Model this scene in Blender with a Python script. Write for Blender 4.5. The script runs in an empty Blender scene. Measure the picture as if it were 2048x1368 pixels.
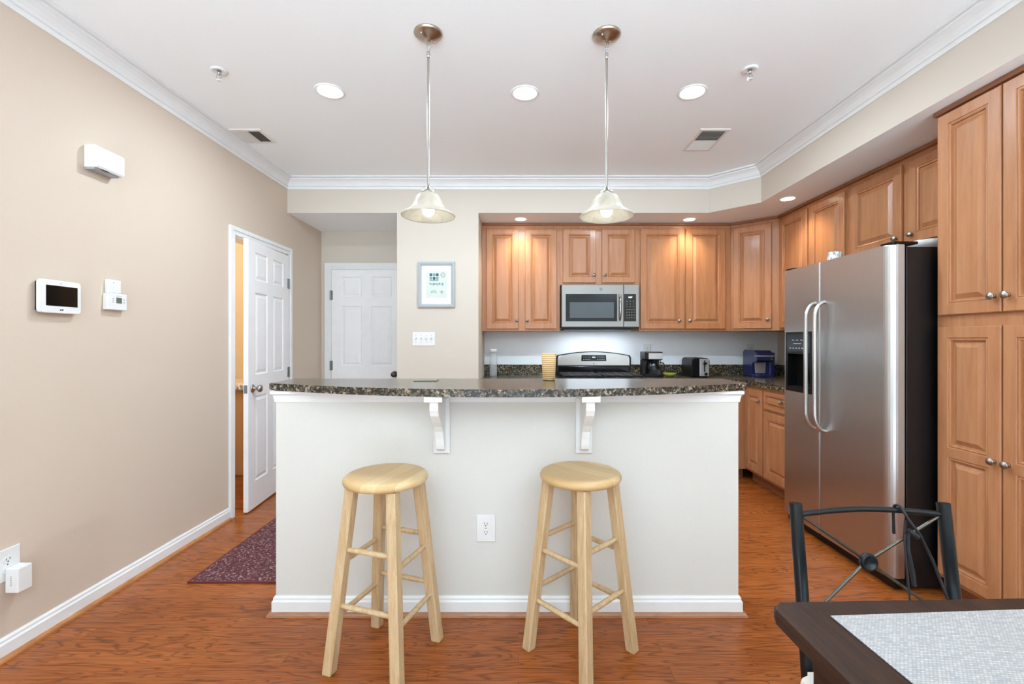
import bpy, bmesh, math, random
from mathutils import Vector, Matrix

random.seed(7)
C = bpy.context.scene.collection
SC = bpy.context.scene
PI = math.pi

# ------------------------------------------------------------------ camera, world, exposure
CAMZ = 1.27
F = 900.0
cam_d = bpy.data.cameras.new('camera')
cam = bpy.data.objects.new('camera', cam_d)
C.objects.link(cam)
cam.location = (0, 0, CAMZ)
cam.rotation_euler = (PI / 2, 0, 0)
cam_d.sensor_fit = 'HORIZONTAL'
cam_d.sensor_width = 36.0
cam_d.lens = F / 2048 * 36.0
cam_d.shift_x = -(1037 - 1024) / 2048
cam_d.shift_y = -(684 - 681) / 2048
cam_d.clip_start = 0.02
SC.camera = cam

world = bpy.data.worlds.new('world')
SC.world = world
world.use_nodes = True
world.node_tree.nodes['Background'].inputs[0].default_value = (0.80, 0.90, 1.0, 1)
world.node_tree.nodes['Background'].inputs[1].default_value = 1.0

vs = SC.view_settings
vs.view_transform = 'Standard'
vs.look = 'None'
vs.gamma = 1.0
vs.exposure = 0.12
vs.use_curve_mapping = False
SC.cycles.use_denoising = True
SC.cycles.max_bounces = 10
SC.cycles.diffuse_bounces = 7
SC.cycles.glossy_bounces = 5
SC.cycles.transmission_bounces = 6
SC.cycles.sample_clamp_indirect = 6.0


def lamp(name, kind, loc, power, color=(1, 1, 1), rot=(0, 0, 0), parent=None, **kw):
    d = bpy.data.lights.new(name, kind)
    d.energy = power
    d.color = color
    for k, v in kw.items():
        setattr(d, k, v)
    o = bpy.data.objects.new(name, d)
    C.objects.link(o)
    o.rotation_euler = rot
    if parent:
        o.parent = parent
        o.location = Vector(loc) - parent.location
    else:
        o.location = loc
    return o


# daylight coming in through the three big windows of the living side, behind the camera
for wx in (-1.25, 0.35, 1.85):
    lamp('window_daylight', 'AREA', (wx, -3.06, 1.36), 12, (0.68, 0.86, 1.0), (PI / 2, 0, 0),
         shape='RECTANGLE', size=1.24, size_y=2.1)
    # added fill aimed up at the ceiling, no blinds stand here
    lamp('ceiling_fill', 'AREA', (wx, -2.96, 1.36), 66, (0.70, 0.87, 1.0), (PI / 2 + math.radians(52), 0, 0),
         shape='RECTANGLE', size=1.24, size_y=1.6, spread=math.radians(105))

# sun through those windows onto the added pale carpet: its bounce lights ceiling and walls
lamp('sun', 'SUN', (0, -6, 6), 26, (0.735, 0.905, 1.0), (math.radians(46), 0, 0), angle=math.radians(4))

# ------------------------------------------------------------------ layout constants
XL = -2.055      # left wall
YB = 4.69        # back wall
XR = 2.70        # right wall
YS = 4.0         # soffit face / column face
ZC = 2.712       # ceiling
ZS = 2.405       # soffit underside
YR = -3.0        # rear wall (behind camera)


# ------------------------------------------------------------------ material helpers
def lin(c):
    r = []
    for v in c[:3]:
        v /= 255.0
        r.append(v / 12.92 if v <= 0.04045 else ((v + 0.055) / 1.055) ** 2.4)
    return (r[0], r[1], r[2], 1.0)


MATS = {}


class NT:
    def __init__(s, name):
        m = bpy.data.materials.new(name)
        m.use_nodes = True
        s.m = m
        s.t = m.node_tree
        s.b = s.t.nodes['Principled BSDF']
        s.out = s.t.nodes['Material Output']

    def n(s, typ, **kw):
        nd = s.t.nodes.new(typ)
        for k, v in kw.items():
            if k.startswith('i_'):
                nd.inputs[k[2:].replace('_', ' ')].default_value = v
            else:
                setattr(nd, k, v)
        return nd

    def l(s, a, b):
        s.t.links.new(a, b)

    def coords(s, scale=(1, 1, 1), rot=(0, 0, 0), src='Object'):
        tc = s.n('ShaderNodeTexCoord')
        mp = s.n('ShaderNodeMapping')
        mp.inputs['Scale'].default_value = scale
        mp.inputs['Rotation'].default_value = rot
        s.l(tc.outputs[src], mp.inputs['Vector'])
        return mp.outputs['Vector']

    def noise(s, vec, scale=5, detail=3, rough=0.5, dist=0.0):
        nd = s.n('ShaderNodeTexNoise')
        nd.inputs['Scale'].default_value = scale
        nd.inputs['Detail'].default_value = detail
        nd.inputs['Roughness'].default_value = rough
        nd.inputs['Distortion'].default_value = dist
        s.l(vec, nd.inputs['Vector'])
        return nd

    def ramp(s, fac, stops, interp='LINEAR'):
        nd = s.n('ShaderNodeValToRGB')
        nd.color_ramp.interpolation = interp
        els = nd.color_ramp.elements
        while len(els) < len(stops):
            els.new(0.5)
        for e, (p, c) in zip(els, stops):
            e.position = p
            e.color = c if len(c) == 4 else lin(c)
        s.l(fac, nd.inputs['Fac'])
        return nd.outputs['Color']

    def mix(s, fac, a, b, typ='MIX'):
        nd = s.n('ShaderNodeMix', data_type='RGBA', blend_type=typ)
        for inp, v in ((nd.inputs[0], fac), (nd.inputs[6], a), (nd.inputs[7], b)):
            if isinstance(v, (int, float)):
                inp.default_value = v
            elif isinstance(v, tuple):
                inp.default_value = v
            else:
                s.l(v, inp)
        return nd.outputs[2]

    def math(s, op, a, b=0.0):
        nd = s.n('ShaderNodeMath', operation=op)
        for inp, v in ((nd.inputs[0], a), (nd.inputs[1], b)):
            if isinstance(v, (int, float)):
                inp.default_value = v
            else:
                s.l(v, inp)
        return nd.outputs[0]

    def bump(s, h, strength=0.2, dist=0.002):
        nd = s.n('ShaderNodeBump')
        nd.inputs['Strength'].default_value = strength
        nd.inputs['Distance'].default_value = dist
        s.l(h, nd.inputs['Height'])
        s.l(nd.outputs['Normal'], s.b.inputs['Normal'])


def plain(name, col, rough=0.5, metal=0.0, coat=0.0, spec=None, bump=None):
    t = NT(name)
    t.b.inputs['Base Color'].default_value = lin(col)
    t.b.inputs['Roughness'].default_value = rough
    t.b.inputs['Metallic'].default_value = metal
    if coat:
        t.b.inputs['Coat Weight'].default_value = coat
        t.b.inputs['Coat Roughness'].default_value = 0.08
    if spec is not None:
        t.b.inputs['Specular IOR Level'].default_value = spec
    v = t.coords()
    nz = t.noise(v, bump[0] if bump else 12, 2)
    c2 = tuple(max(0, x * 0.985) for x in col)
    t.l(t.ramp(nz.outputs['Fac'], [(0.3, col), (0.75, c2)]), t.b.inputs['Base Color'])
    if bump:
        t.bump(nz.outputs['Fac'], bump[1], bump[2])
    MATS[name] = t.m
    return t.m


def emit(name, col, strength):
    t = NT(name)
    t.b.inputs['Base Color'].default_value = lin(col)
    t.b.inputs['Emission Color'].default_value = lin(col)
    t.b.inputs['Emission Strength'].default_value = strength
    MATS[name] = t.m
    return t.m


def wood(name, light, dark, scale, rough=0.4, nscale=6.0, fine=0.25, dist=0.6, coat=0.0, bump=0.05):
    t = NT(name)
    v = t.coords(scale)
    n1 = t.noise(v, nscale, 5, 0.55, dist)
    n2 = t.noise(t.coords(tuple(x * 6 for x in scale)), nscale * 1.5, 3, 0.6)
    col = t.ramp(n1.outputs['Fac'], [(0.3, dark), (0.62, light)])
    dk = tuple(x * 0.80 for x in dark)
    col = t.mix(t.math('MULTIPLY', t.math('GREATER_THAN', n2.outputs['Fac'], 0.58), fine), col, lin(dk))
    t.l(col, t.b.inputs['Base Color'])
    t.b.inputs['Roughness'].default_value = rough
    if coat:
        t.b.inputs['Coat Weight'].default_value = coat
        t.b.inputs['Coat Roughness'].default_value = 0.12
    t.bump(n2.outputs['Fac'], bump, 0.001)
    MATS[name] = t.m
    return t.m


M = MATS
plain('wall_beige', (208, 192, 175), 0.7, bump=(180, 0.06, 0.001))
plain('wall_bar', (214, 212, 206), 0.7, bump=(180, 0.06, 0.001))
plain('wall_cream', (208, 198, 185), 0.7, bump=(180, 0.06, 0.001))
plain('ceiling_white', (246, 249, 250), 0.8, bump=(150, 0.06, 0.001))
plain('bounce_pale', (228, 230, 234), 0.95, bump=(400, 0.4, 0.002))
plain('trim_white', (233, 234, 234), 0.35)
plain('door_white', (242, 242, 243), 0.4)
plain('backsplash_paint', (240, 244, 248), 0.6)
plain('plastic_white', (228, 228, 227), 0.35)
plain('plastic_black', (11, 11, 12), 0.3, spec=0.3)
plain('slot_dark', (40, 38, 36), 0.6)
plain('screen_black', (14, 15, 13), 0.1, spec=0.35)
plain('lcd_grey', (96, 104, 96), 0.25)
plain('nickel', (176, 170, 162), 0.36, 1.0)
plain('nickel_dark', (186, 174, 160), 0.3, 1.0)
plain('chrome', (205, 208, 208), 0.12, 1.0)
plain('hinge_metal', (150, 152, 152), 0.35, 1.0)
plain('black_metal', (20, 24, 27), 0.3, 0.0, spec=0.3)
plain('rod_metal', (92, 86, 78), 0.3, 0.9)
plain('black_gloss', (10, 11, 13), 0.12, spec=0.3)
plain('window_grey', (84, 92, 96), 0.12, spec=0.3)
plain('fridge_black', (13, 13, 14), 0.42, bump=(220, 0.25, 0.001))
plain('marking_grey', (165, 168, 170), 0.5)
plain('cushion_cream', (225, 219, 210), 0.9, bump=(600, 0.3, 0.001))
plain('cord_black', (24, 25, 30), 0.6)
plain('frame_grey', (166, 170, 172), 0.45)
plain('mat_white', (226, 230, 232), 0.6)
plain('print_paper', (206, 214, 206), 0.7)
plain('ink_navy', (58, 88, 108), 0.7)
plain('ink_teal', (110, 160, 158), 0.7)
plain('ink_grey', (112, 124, 124), 0.7)
plain('ink_coral', (180, 116, 96), 0.7)
plain('ink_green', (96, 150, 112), 0.7)
plain('pod_blue', (28, 36, 92), 0.22, coat=0.6)
plain('silver_plastic', (196, 198, 200), 0.3, 0.6)
plain('ceramic_white', (232, 232, 230), 0.2, coat=0.4)
plain('bowl_green', (150, 158, 62), 0.35)
plain('vent_white', (226, 222, 216), 0.5)
plain('vent_dark', (70, 70, 72), 0.8)
plain('porcelain', (240, 234, 222), 0.2, coat=0.5)
plain('bath_wall', (236, 220, 192), 0.7)
plain('vanity_tan', (206, 172, 128), 0.5)
plain('cap_white', (238, 238, 236), 0.4)
plain('card_dark', (120, 112, 96), 0.5)
plain('cooktop_black', (16, 16, 18), 0.22, coat=0.4)
plain('grate_iron', (22, 22, 23), 0.6)

wood('maple', (186, 131, 91), (170, 114, 74), (7, 7, 0.7), 0.36, 4, 0.12, 0.5, coat=0.12)
wood('maple_horizontal', (186, 131, 91), (170, 114, 74), (0.7, 0.7, 7), 0.36, 4, 0.12, 0.5, coat=0.12)
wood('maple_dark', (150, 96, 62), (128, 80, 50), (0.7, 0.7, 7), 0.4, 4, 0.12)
wood('oak_shoe', (190, 130, 80), (160, 100, 56), (2, 2, 14), 0.4, 5, 0.3)
wood('oak_shoe_pale', (176, 128, 98), (150, 104, 78), (2, 14, 14), 0.45, 5, 0.3)
wood('espresso', (60, 41, 32), (40, 27, 21), (14, 1.2, 14), 0.45, 5, 0.4)
MATS['espresso'].node_tree.nodes['Principled BSDF'].inputs['Specular IOR Level'].default_value = 0.22
wood('stool_leg', (206, 180, 142), (186, 154, 112), (12, 12, 0.9), 0.45, 5, 0.3)

# stool seat: glued strips, each with its own tone
t = NT('stool_seat')
v = t.coords()
sx = t.n('ShaderNodeSeparateXYZ')
t.l(v, sx.inputs[0])
strip = t.math('FLOOR', t.math('MULTIPLY', sx.outputs[0], 17.0))
wn = t.n('ShaderNodeTexWhiteNoise', noise_dimensions='1D')
t.l(strip, wn.inputs['W'])
tone = t.ramp(wn.outputs['Value'], [(0.0, (194, 160, 112)), (0.5, (208, 178, 130)), (1.0, (220, 195, 150))])
g = t.noise(t.coords((22, 1.6, 22)), 5, 4, 0.6, 0.4)
t.l(t.mix(t.ramp(g.outputs['Fac'], [(0.4, (0.35, 0.35, 0.35, 1)), (0.65, (0, 0, 0, 1))]), tone, lin((184, 148, 98))),
    t.b.inputs['Base Color'])
t.b.inputs['Roughness'].default_value = 0.38
M['stool_seat'] = t.m

# oak strip floor, boards run along X, 76 mm wide
t = NT('oak_floor')
v = t.coords()
br = t.n('ShaderNodeTexBrick')
br.offset = 0.37
br.offset_frequency = 2
br.squash = 1.0
br.inputs['Color1'].default_value = (0, 0, 0, 1)
br.inputs['Color2'].default_value = (1, 1, 1, 1)
br.inputs['Mortar'].default_value = (0.5, 0.5, 0.5, 1)
br.inputs['Scale'].default_value = 1.0
br.inputs['Mortar Size'].default_value = 0.0007
br.inputs['Mortar Smooth'].default_value = 0.3
br.inputs['Brick Width'].default_value = 0.93
br.inputs['Row Height'].default_value = 0.0765
t.l(v, br.inputs['Vector'])
rnd = br.outputs['Color']
off = t.n('ShaderNodeVectorMath', operation='MULTIPLY_ADD')
t.l(rnd, off.inputs[0])
off.inputs[1].default_value = (7.3, 3.1, 5.0)
t.l(v, off.inputs[2])
mp = t.n('ShaderNodeMapping')
mp.inputs['Scale'].default_value = (0.75, 7.5, 1.0)
t.l(off.outputs[0], mp.inputs['Vector'])
n1 = t.noise(mp.outputs[0], 2.2, 2.2, 0.42, 0.5)
# cathedral rings
rings = t.math('FRACT', t.math('MULTIPLY', n1.outputs['Fac'], 13.0))
line = t.ramp(rings, [(0.0, (0.75, 0.75, 0.75, 1)), (0.22, (0.1, 0.1, 0.1, 1)), (0.8, (0, 0, 0, 1)), (1.0, (0.55, 0.55, 0.55, 1))])
mp2 = t.n('ShaderNodeMapping')
mp2.inputs['Scale'].default_value = (3.0, 75.0, 1.0)
t.l(off.outputs[0], mp2.inputs['Vector'])
n2 = t.noise(mp2.outputs[0], 2.5, 4, 0.65, 0.2)
base = t.ramp(rnd, [(0.0, (162, 88, 38)), (0.5, (169, 94, 42)), (1.0, (176, 100, 46))])
base = t.mix(t.math('MULTIPLY', line, 0.9), base, lin((74, 36, 15)))
base = t.mix(t.ramp(n2.outputs['Fac'], [(0.42, (0, 0, 0, 1)), (0.68, (0.6, 0.6, 0.6, 1))]), base, lin((88, 44, 19)))
base = t.mix(t.math('MULTIPLY', br.outputs['Fac'], 0.75), base, lin((74, 36, 18)))
t.l(base, t.b.inputs['Base Color'])
t.b.inputs['Roughness'].default_value = 0.27
t.b.inputs['Specular IOR Level'].default_value = 0.3
hm = t.math('SUBTRACT', 1.0, br.outputs['Fac'])
t.bump(t.math('ADD', hm, t.math('MULTIPLY', n2.outputs['Fac'], 0.12)), 0.25, 0.001)
M['oak_floor'] = t.m


def granite(name, dark, mid, pale, pink, rough=0.17):
    t = NT(name)
    v = t.coords()
    nz = t.noise(v, 40, 5, 0.7, 1.2)
    vo = t.n('ShaderNodeTexVoronoi', feature='F1')
    vo.inputs['Scale'].default_value = 105
    vo.inputs['Randomness'].default_value = 1.0
    mv = t.n('ShaderNodeVectorMath', operation='MULTIPLY_ADD')
    t.l(nz.outputs['Color'], mv.inputs[0])
    mv.inputs[1].default_value = (0.03, 0.03, 0.03)
    t.l(v, mv.inputs[2])
    t.l(mv.outputs[0], vo.inputs['Vector'])
    sp = t.n('ShaderNodeSeparateXYZ')
    t.l(vo.outputs['Color'], sp.inputs[0])
    c = t.ramp(sp.outputs[0], [(0.0, dark), (0.34, tuple(x * 1.5 for x in dark)), (0.5, mid), (0.68, pink), (0.84, pale), (0.95, dark)], 'CONSTANT')
    n2 = t.noise(v, 150, 3, 0.7, 0.5)
    c = t.mix(t.ramp(n2.outputs['Fac'], [(0.5, (0, 0, 0, 1)), (0.62, (0.7, 0.7, 0.7, 1))]), c, lin(dark))
    n3 = t.noise(v, 95, 2, 0.6, 0.8)
    c = t.mix(t.ramp(n3.outputs['Fac'], [(0.58, (0, 0, 0, 1)), (0.68, (0.65, 0.65, 0.65, 1))]), c, lin(pale))
    t.l(c, t.b.inputs['Base Color'])
    t.b.inputs['Roughness'].default_value = rough
    M[name] = t.m


granite('granite', (30, 31, 28), (84, 76, 64), (160, 148, 130), (108, 90, 74))
granite('granite_green', (34, 36, 30), (92, 84, 64), (168, 154, 128), (116, 92, 62))

# brushed steel: brush lines run horizontally
def steel(name, col, rough, scale):
    t = NT(name)
    n = t.noise(t.coords(scale), 30, 3, 0.6)
    t.l(t.ramp(n.outputs['Fac'], [(0.3, col), (0.7, tuple(x * 0.95 for x in col))]), t.b.inputs['Base Color'])
    t.b.inputs['Metallic'].default_value = 1.0
    t.b.inputs['Roughness'].default_value = rough
    t.b.inputs['Anisotropic'].default_value = 0.75
    tg = t.n('ShaderNodeTangent', direction_type='RADIAL', axis='Z')
    t.l(tg.outputs[0], t.b.inputs['Tangent'])
    M[name] = t.m


steel('steel', (202, 202, 203), 0.34, (40, 40, 0.6))
steel('steel_shaded', (146, 143, 140), 0.34, (40, 40, 0.6))  # same steel, colour darkened for the dim room the microwave faces
steel('steel_bright', (205, 204, 202), 0.28, (40, 40, 0.6))

# alabaster glass
t = NT('alabaster')
n = t.noise(t.coords((1, 1, 1)), 9, 4, 0.6, 1.6)
c = t.ramp(n.outputs['Fac'], [(0.35, (232, 227, 214)), (0.7, (208, 202, 188))])
t.l(c, t.b.inputs['Base Color'])
t.b.inputs['Roughness'].default_value = 0.25
tr = t.n('ShaderNodeBsdfTranslucent')
t.l(c, tr.inputs['Color'])
mx = t.n('ShaderNodeMixShader')
mx.inputs[0].default_value = 0.45
t.l(t.b.outputs[0], mx.inputs[1])
t.l(tr.outputs[0], mx.inputs[2])
t.l(mx.outputs[0], t.out.inputs['Surface'])
M['alabaster'] = t.m

# clear plastic / glass
def glass(name, col, rough=0.05):
    t = NT(name)
    t.b.inputs['Base Color'].default_value = lin(col)
    t.b.inputs['Transmission Weight'].default_value = 1.0
    t.b.inputs['Roughness'].default_value = rough
    t.b.inputs['IOR'].default_value = 1.35
    M[name] = t.m


plain('clear_plastic', (236, 242, 246), 0.08, coat=0.3)
MATS['clear_plastic'].node_tree.nodes['Principled BSDF'].inputs['Alpha'].default_value = 0.22
glass('carafe_glass', (205, 212, 214))

# rug: woven maroon with pale flecks, fine diagonal rows
t = NT('rug_weave')
v = t.coords()
wv = t.n('ShaderNodeTexWave', wave_type='BANDS', bands_direction='DIAGONAL')
wv.inputs['Scale'].default_value = 22
wv.inputs['Distortion'].default_value = 1.2
t.l(v, wv.inputs['Vector'])
vo = t.n('ShaderNodeTexVoronoi')
vo.inputs['Scale'].default_value = 150
t.l(t.coords((1, 0.75, 1)), vo.inputs['Vector'])
sp = t.n('ShaderNodeSeparateXYZ')
t.l(vo.outputs['Color'], sp.inputs[0])
c = t.ramp(sp.outputs[0], [(0.0, (70, 30, 36)), (0.3, (104, 44, 52)), (0.58, (88, 38, 46)), (0.74, (132, 96, 96)), (0.9, (160, 138, 132))], 'CONSTANT')
c = t.mix(t.math('MULTIPLY', wv.outputs['Fac'], 0.4), c, lin((70, 28, 36)))
t.l(c, t.b.inputs['Base Color'])
t.b.inputs['Roughness'].default_value = 0.9
t.bump(vo.outputs['Distance'], 0.6, 0.004)
M['rug_weave'] = t.m
plain('rug_binding', (104, 42, 40), 0.85)

# placemat: basket weave of white and grey vinyl strands
t = NT('placemat_weave')
v = t.coords()
ck = t.n('ShaderNodeTexChecker')
ck.inputs['Scale'].default_value = 290
t.l(v, ck.inputs['Vector'])
vo = t.n('ShaderNodeTexBrick')
vo.inputs['Scale'].default_value = 1
vo.inputs['Brick Width'].default_value = 0.0068
vo.inputs['Row Height'].default_value = 0.0036
vo.inputs['Mortar Size'].default_value = 0.0007
vo.inputs['Color1'].default_value = lin((188, 180, 172))
vo.inputs['Color2'].default_value = lin((140, 135, 129))
vo.inputs['Mortar'].default_value = lin((120, 120, 124))
t.l(v, vo.inputs['Vector'])
nz = t.noise(t.coords((6, 60, 1)), 4, 2)
c = t.mix(t.math('MULTIPLY', ck.outputs['Fac'], 0.22), vo.outputs['Color'], lin((150, 152, 158)))
c = t.mix(t.math('MULTIPLY', nz.outputs['Fac'], 0.22), c, lin((238, 238, 238)))
t.l(c, t.b.inputs['Base Color'])
t.b.inputs['Roughness'].default_value = 0.55
t.bump(t.math('SUBTRACT', 1.0, vo.outputs['Fac']), 0.5, 0.001)
M['placemat_weave'] = t.m

# ribbed tan tumbler / marbled mug
t = NT('tumbler_tan')
wv = t.n('ShaderNodeTexWave', wave_type='BANDS', bands_direction='Z')
wv.inputs['Scale'].default_value = 32
wv.inputs['Distortion'].default_value = 2.5
t.l(t.coords(), wv.inputs['Vector'])
t.l(t.ramp(wv.outputs['Fac'], [(0.2, (172, 132, 80)), (0.8, (210, 180, 130))]), t.b.inputs['Base Color'])
t.b.inputs['Roughness'].default_value = 0.5
t.bump(wv.outputs['Fac'], 0.4, 0.002)
M['tumbler_tan'] = t.m
t = NT('mug_pattern')
nz = t.noise(t.coords((30, 30, 12)), 2.2, 4, 0.7, 1.5)
t.l(t.ramp(nz.outputs['Fac'], [(0.40, (110, 118, 124)), (0.52, (228, 228, 226))]), t.b.inputs['Base Color'])
t.b.inputs['Roughness'].default_value = 0.25
M['mug_pattern'] = t.m

emit('lens_white', (255, 253, 250), 14)
emit('lens_warm', (255, 240, 214), 12)
emit('bulb_glow', (255, 250, 240), 1.1)
emit('display_white', (230, 245, 255), 1.5)

# ------------------------------------------------------------------ mesh builder


class MB:
    def __init__(s):
        s.v = []
        s.f = []
        s.sm = []
        s.mi = []
        s.cur = 0

    def add(s, verts, faces, smooth=False):
        k = len(s.v)
        s.v += [Vector(p) for p in verts]
        for fc in faces:
            s.f.append([i + k for i in fc])
            s.sm.append(smooth)
            s.mi.append(s.cur)
        return s

    def from_bm(s, bm, smooth=False):
        bm.verts.index_update()
        s.add([v.co.copy() for v in bm.verts], [[v.index for v in f.verts] for f in bm.faces], smooth)
        bm.free()
        return s

    def box(s, x0, x1, y0, y1, z0, z1, bev=0.0, seg=2, smooth=False):
        x0, x1 = min(x0, x1), max(x0, x1)
        y0, y1 = min(y0, y1), max(y0, y1)
        z0, z1 = min(z0, z1), max(z0, z1)
        V = [(x, y, z) for z in (z0, z1) for y in (y0, y1) for x in (x0, x1)]
        Fc = [(0, 2, 3, 1), (4, 5, 7, 6), (0, 1, 5, 4), (2, 6, 7, 3), (0, 4, 6, 2), (1, 3, 7, 5)]
        if not bev:
            return s.add(V, Fc, smooth)
        bm = bmesh.new()
        vv = [bm.verts.new(p) for p in V]
        for fc in Fc:
            bm.faces.new([vv[i] for i in fc])
        bmesh.ops.bevel(bm, geom=bm.edges[:], offset=bev, segments=seg, profile=0.5, affect='EDGES')
        return s.from_bm(bm, smooth)

    def prism(s, poly, fn, a0, a1, bev=0.0, seg=2, smooth=False):
        """poly of 2D points, fn(u, v, w) -> xyz, extruded from w=a0 to a1"""
        n = len(poly)
        bm = bmesh.new()
        lo = [bm.verts.new(fn(p[0], p[1], a0)) for p in poly]
        hi = [bm.verts.new(fn(p[0], p[1], a1)) for p in poly]
        bm.faces.new(lo[::-1])
        bm.faces.new(hi)
        caps = []
        for i in range(n):
            j = (i + 1) % n
            bm.faces.new((lo[i], lo[j], hi[j], hi[i]))
        if bev:
            bm.edges.ensure_lookup_table()
            ed = [e for e in bm.edges if (e.verts[0] in lo) == (e.verts[1] in lo)]
            bmesh.ops.bevel(bm, geom=ed, offset=bev, segments=seg, profile=0.5, affect='EDGES')
        return s.from_bm(bm, smooth)

    def cyl(s, p0, p1, r0, r1=None, n=20, caps=True, smooth=True):
        r1 = r0 if r1 is None else r1
        p0, p1 = Vector(p0), Vector(p1)
        d = (p1 - p0).normalized()
        a = d.orthogonal().normalized()
        b = d.cross(a)
        V = []
        for p, r in ((p0, r0), (p1, r1)):
            for i in range(n):
                t = 2 * PI * i / n
                V.append(p + a * (r * math.cos(t)) + b * (r * math.sin(t)))
        s.add(V, [(i, (i + 1) % n, n + (i + 1) % n, n + i) for i in range(n)], smooth)
        if caps:
            s.add(V[:n], [list(range(n))[::-1]])
            s.add(V[n:], [list(range(n))])
        return s

    def tube(s, pts, r, n=10, closed=False, smooth=True, rb=None):
        pts = [Vector(p) for p in pts]
        m = len(pts)
        rs = r if isinstance(r, (list, tuple)) else [r] * m
        T = []
        for i in range(m):
            a = pts[(i - 1) % m] if (closed or i > 0) else pts[i]
            b = pts[(i + 1) % m] if (closed or i < m - 1) else pts[i]
            T.append((b - a).normalized())
        nrm = T[0].orthogonal().normalized()
        V = []
        for i in range(m):
            nrm = (nrm - T[i] * nrm.dot(T[i])).normalized()
            bb = T[i].cross(nrm)
            for k in range(n):
                t = 2 * PI * k / n
                V.append(pts[i] + nrm * (rs[i] * math.cos(t)) + bb * ((rb or rs[i]) * math.sin(t)))
        Fc = []
        for i in range(m if closed else m - 1):
            j = (i + 1) % m
            for k in range(n):
                l = (k + 1) % n
                Fc.append((i * n + k, i * n + l, j * n + l, j * n + k))
        s.add(V, Fc, smooth)
        if not closed:
            s.add(V[:n], [list(range(n))[::-1]])
            s.add(V[-n:], [list(range(n))])
        return s

    def lathe(s, prof, org=(0, 0, 0), axis=(0, 0, 1), n=32, smooth=True, closed=False, sx=1.0):
        """prof of (r, h) along axis"""
        ax = Vector(axis).normalized()
        a = ax.orthogonal().normalized() if abs(ax.z) < 0.99 else Vector((1, 0, 0))
        b = ax.cross(a)
        org = Vector(org)
        V = []
        idx = []
        for r, h in prof:
            if r < 1e-6:
                idx.append([len(V)] * n)
                V.append(org + ax * h)
            else:
                st = len(V)
                idx.append([st + i for i in range(n)])
                for i in range(n):
                    t = 2 * PI * i / n
                    V.append(org + ax * h + a * (r * sx * math.cos(t)) + b * (r * math.sin(t)))
        Fc = []
        m = len(prof)
        for q in range(m if closed else m - 1):
            A, B = idx[q], idx[(q + 1) % m]
            for i in range(n):
                j = (i + 1) % n
                fc = []
                for k in (A[i], A[j], B[j], B[i]):
                    if k not in fc:
                        fc.append(k)
                if len(fc) > 2:
                    Fc.append(fc)
        s.add(V, Fc, smooth)
        return s

    def sphere(s, c, r, n=16, m=10, sc=(1, 1, 1)):
        prof = [(r * math.sin(PI * i / m), -r * math.cos(PI * i / m)) for i in range(m + 1)]
        k = len(s.v)
        s.lathe(prof, (0, 0, 0), n=n)
        for i in range(k, len(s.v)):
            p = s.v[i]
            s.v[i] = Vector((p.x * sc[0] + c[0], p.y * sc[1] + c[1], p.z * sc[2] + c[2]))
        return s

    def sweep(s, path, prof, smooth=False):
        """profile (d, z) swept along a 2D path with mitred corners; d goes to the right of travel"""
        pts = [Vector(p) for p in path]
        m = len(pts)
        k = len(prof)
        V = []
        for i in range(m):
            def rn(a, b):
                d = (b - a).normalized()
                return Vector((d.y, -d.x))
            if i == 0:
                off = rn(pts[0], pts[1])
            elif i == m - 1:
                off = rn(pts[-2], pts[-1])
            else:
                n1, n2 = rn(pts[i - 1], pts[i]), rn(pts[i], pts[i + 1])
                off = (n1 + n2)
                off = off / (off.length_squared / 2.0) if off.length > 1e-6 else n1
            for d, z in prof:
                V.append((pts[i].x + off.x * d, pts[i].y + off.y * d, z))
        Fc = []
        for i in range(m - 1):
            for q in range(k):
                r = (q + 1) % k
                Fc.append((i * k + q, i * k + r, (i + 1) * k + r, (i + 1) * k + q))
        Fc.append(list(range(k)))
        Fc.append(list(range((m - 1) * k, m * k))[::-1])
        return s.add(V, Fc, smooth)

    def panelled(s, fn, W, H, T, panels, prof, edge=0.004, both=False):
        """slab with framed panels: fn(u, v, w) maps width, height, outward depth to xyz"""
        bm = bmesh.new()

        def side(dep, sign, flat):
            us = sorted({0.0, W, edge, W - edge} | {q for p in panels for q in p[:2]})
            vs_ = sorted({0.0, H, edge, H - edge} | {q for p in panels for q in p[2:]})

            def vert(u, v):
                e = u in (0.0, W) or v in (0.0, H)
                return bm.verts.new(fn(u, v, dep - sign * (edge if e else 0)))
            for i in range(len(us) - 1):
                for j in range(len(vs_) - 1):
                    uc, vc = (us[i] + us[i + 1]) / 2, (vs_[j] + vs_[j + 1]) / 2
                    if not flat and any(p[0] < uc < p[1] and p[2] < vc < p[3] for p in panels):
                        continue
                    bm.faces.new([vert(us[i], vs_[j]), vert(us[i + 1], vs_[j]), vert(us[i + 1], vs_[j + 1]), vert(us[i], vs_[j + 1])])
            if flat:
                return
            for p in panels:
                prev = None
                # the outer ring follows the grid lines so it welds to the frame
                for q, (ins, dz) in enumerate(prof):
                    u0, u1, v0, v1 = p[0] + ins, p[1] - ins, p[2] + ins, p[3] - ins
                    ring = [bm.verts.new(fn(a, b, dep + sign * dz)) for a, b in ((u0, v0), (u1, v0), (u1, v1), (u0, v1))]
                    if prev:
                        for a in range(4):
                            b = (a + 1) % 4
                            bm.faces.new((prev[a], prev[b], ring[b], ring[a]))
                    prev = ring
                bm.faces.new(prev)
        side(T, 1, False)
        side(0.0, -1, not both)
        bmesh.ops.remove_doubles(bm, verts=bm.verts[:], dist=1e-5)
        # outer rim
        e = edge
        a = [(0, 0), (W, 0), (W, H), (0, H)]
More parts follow.
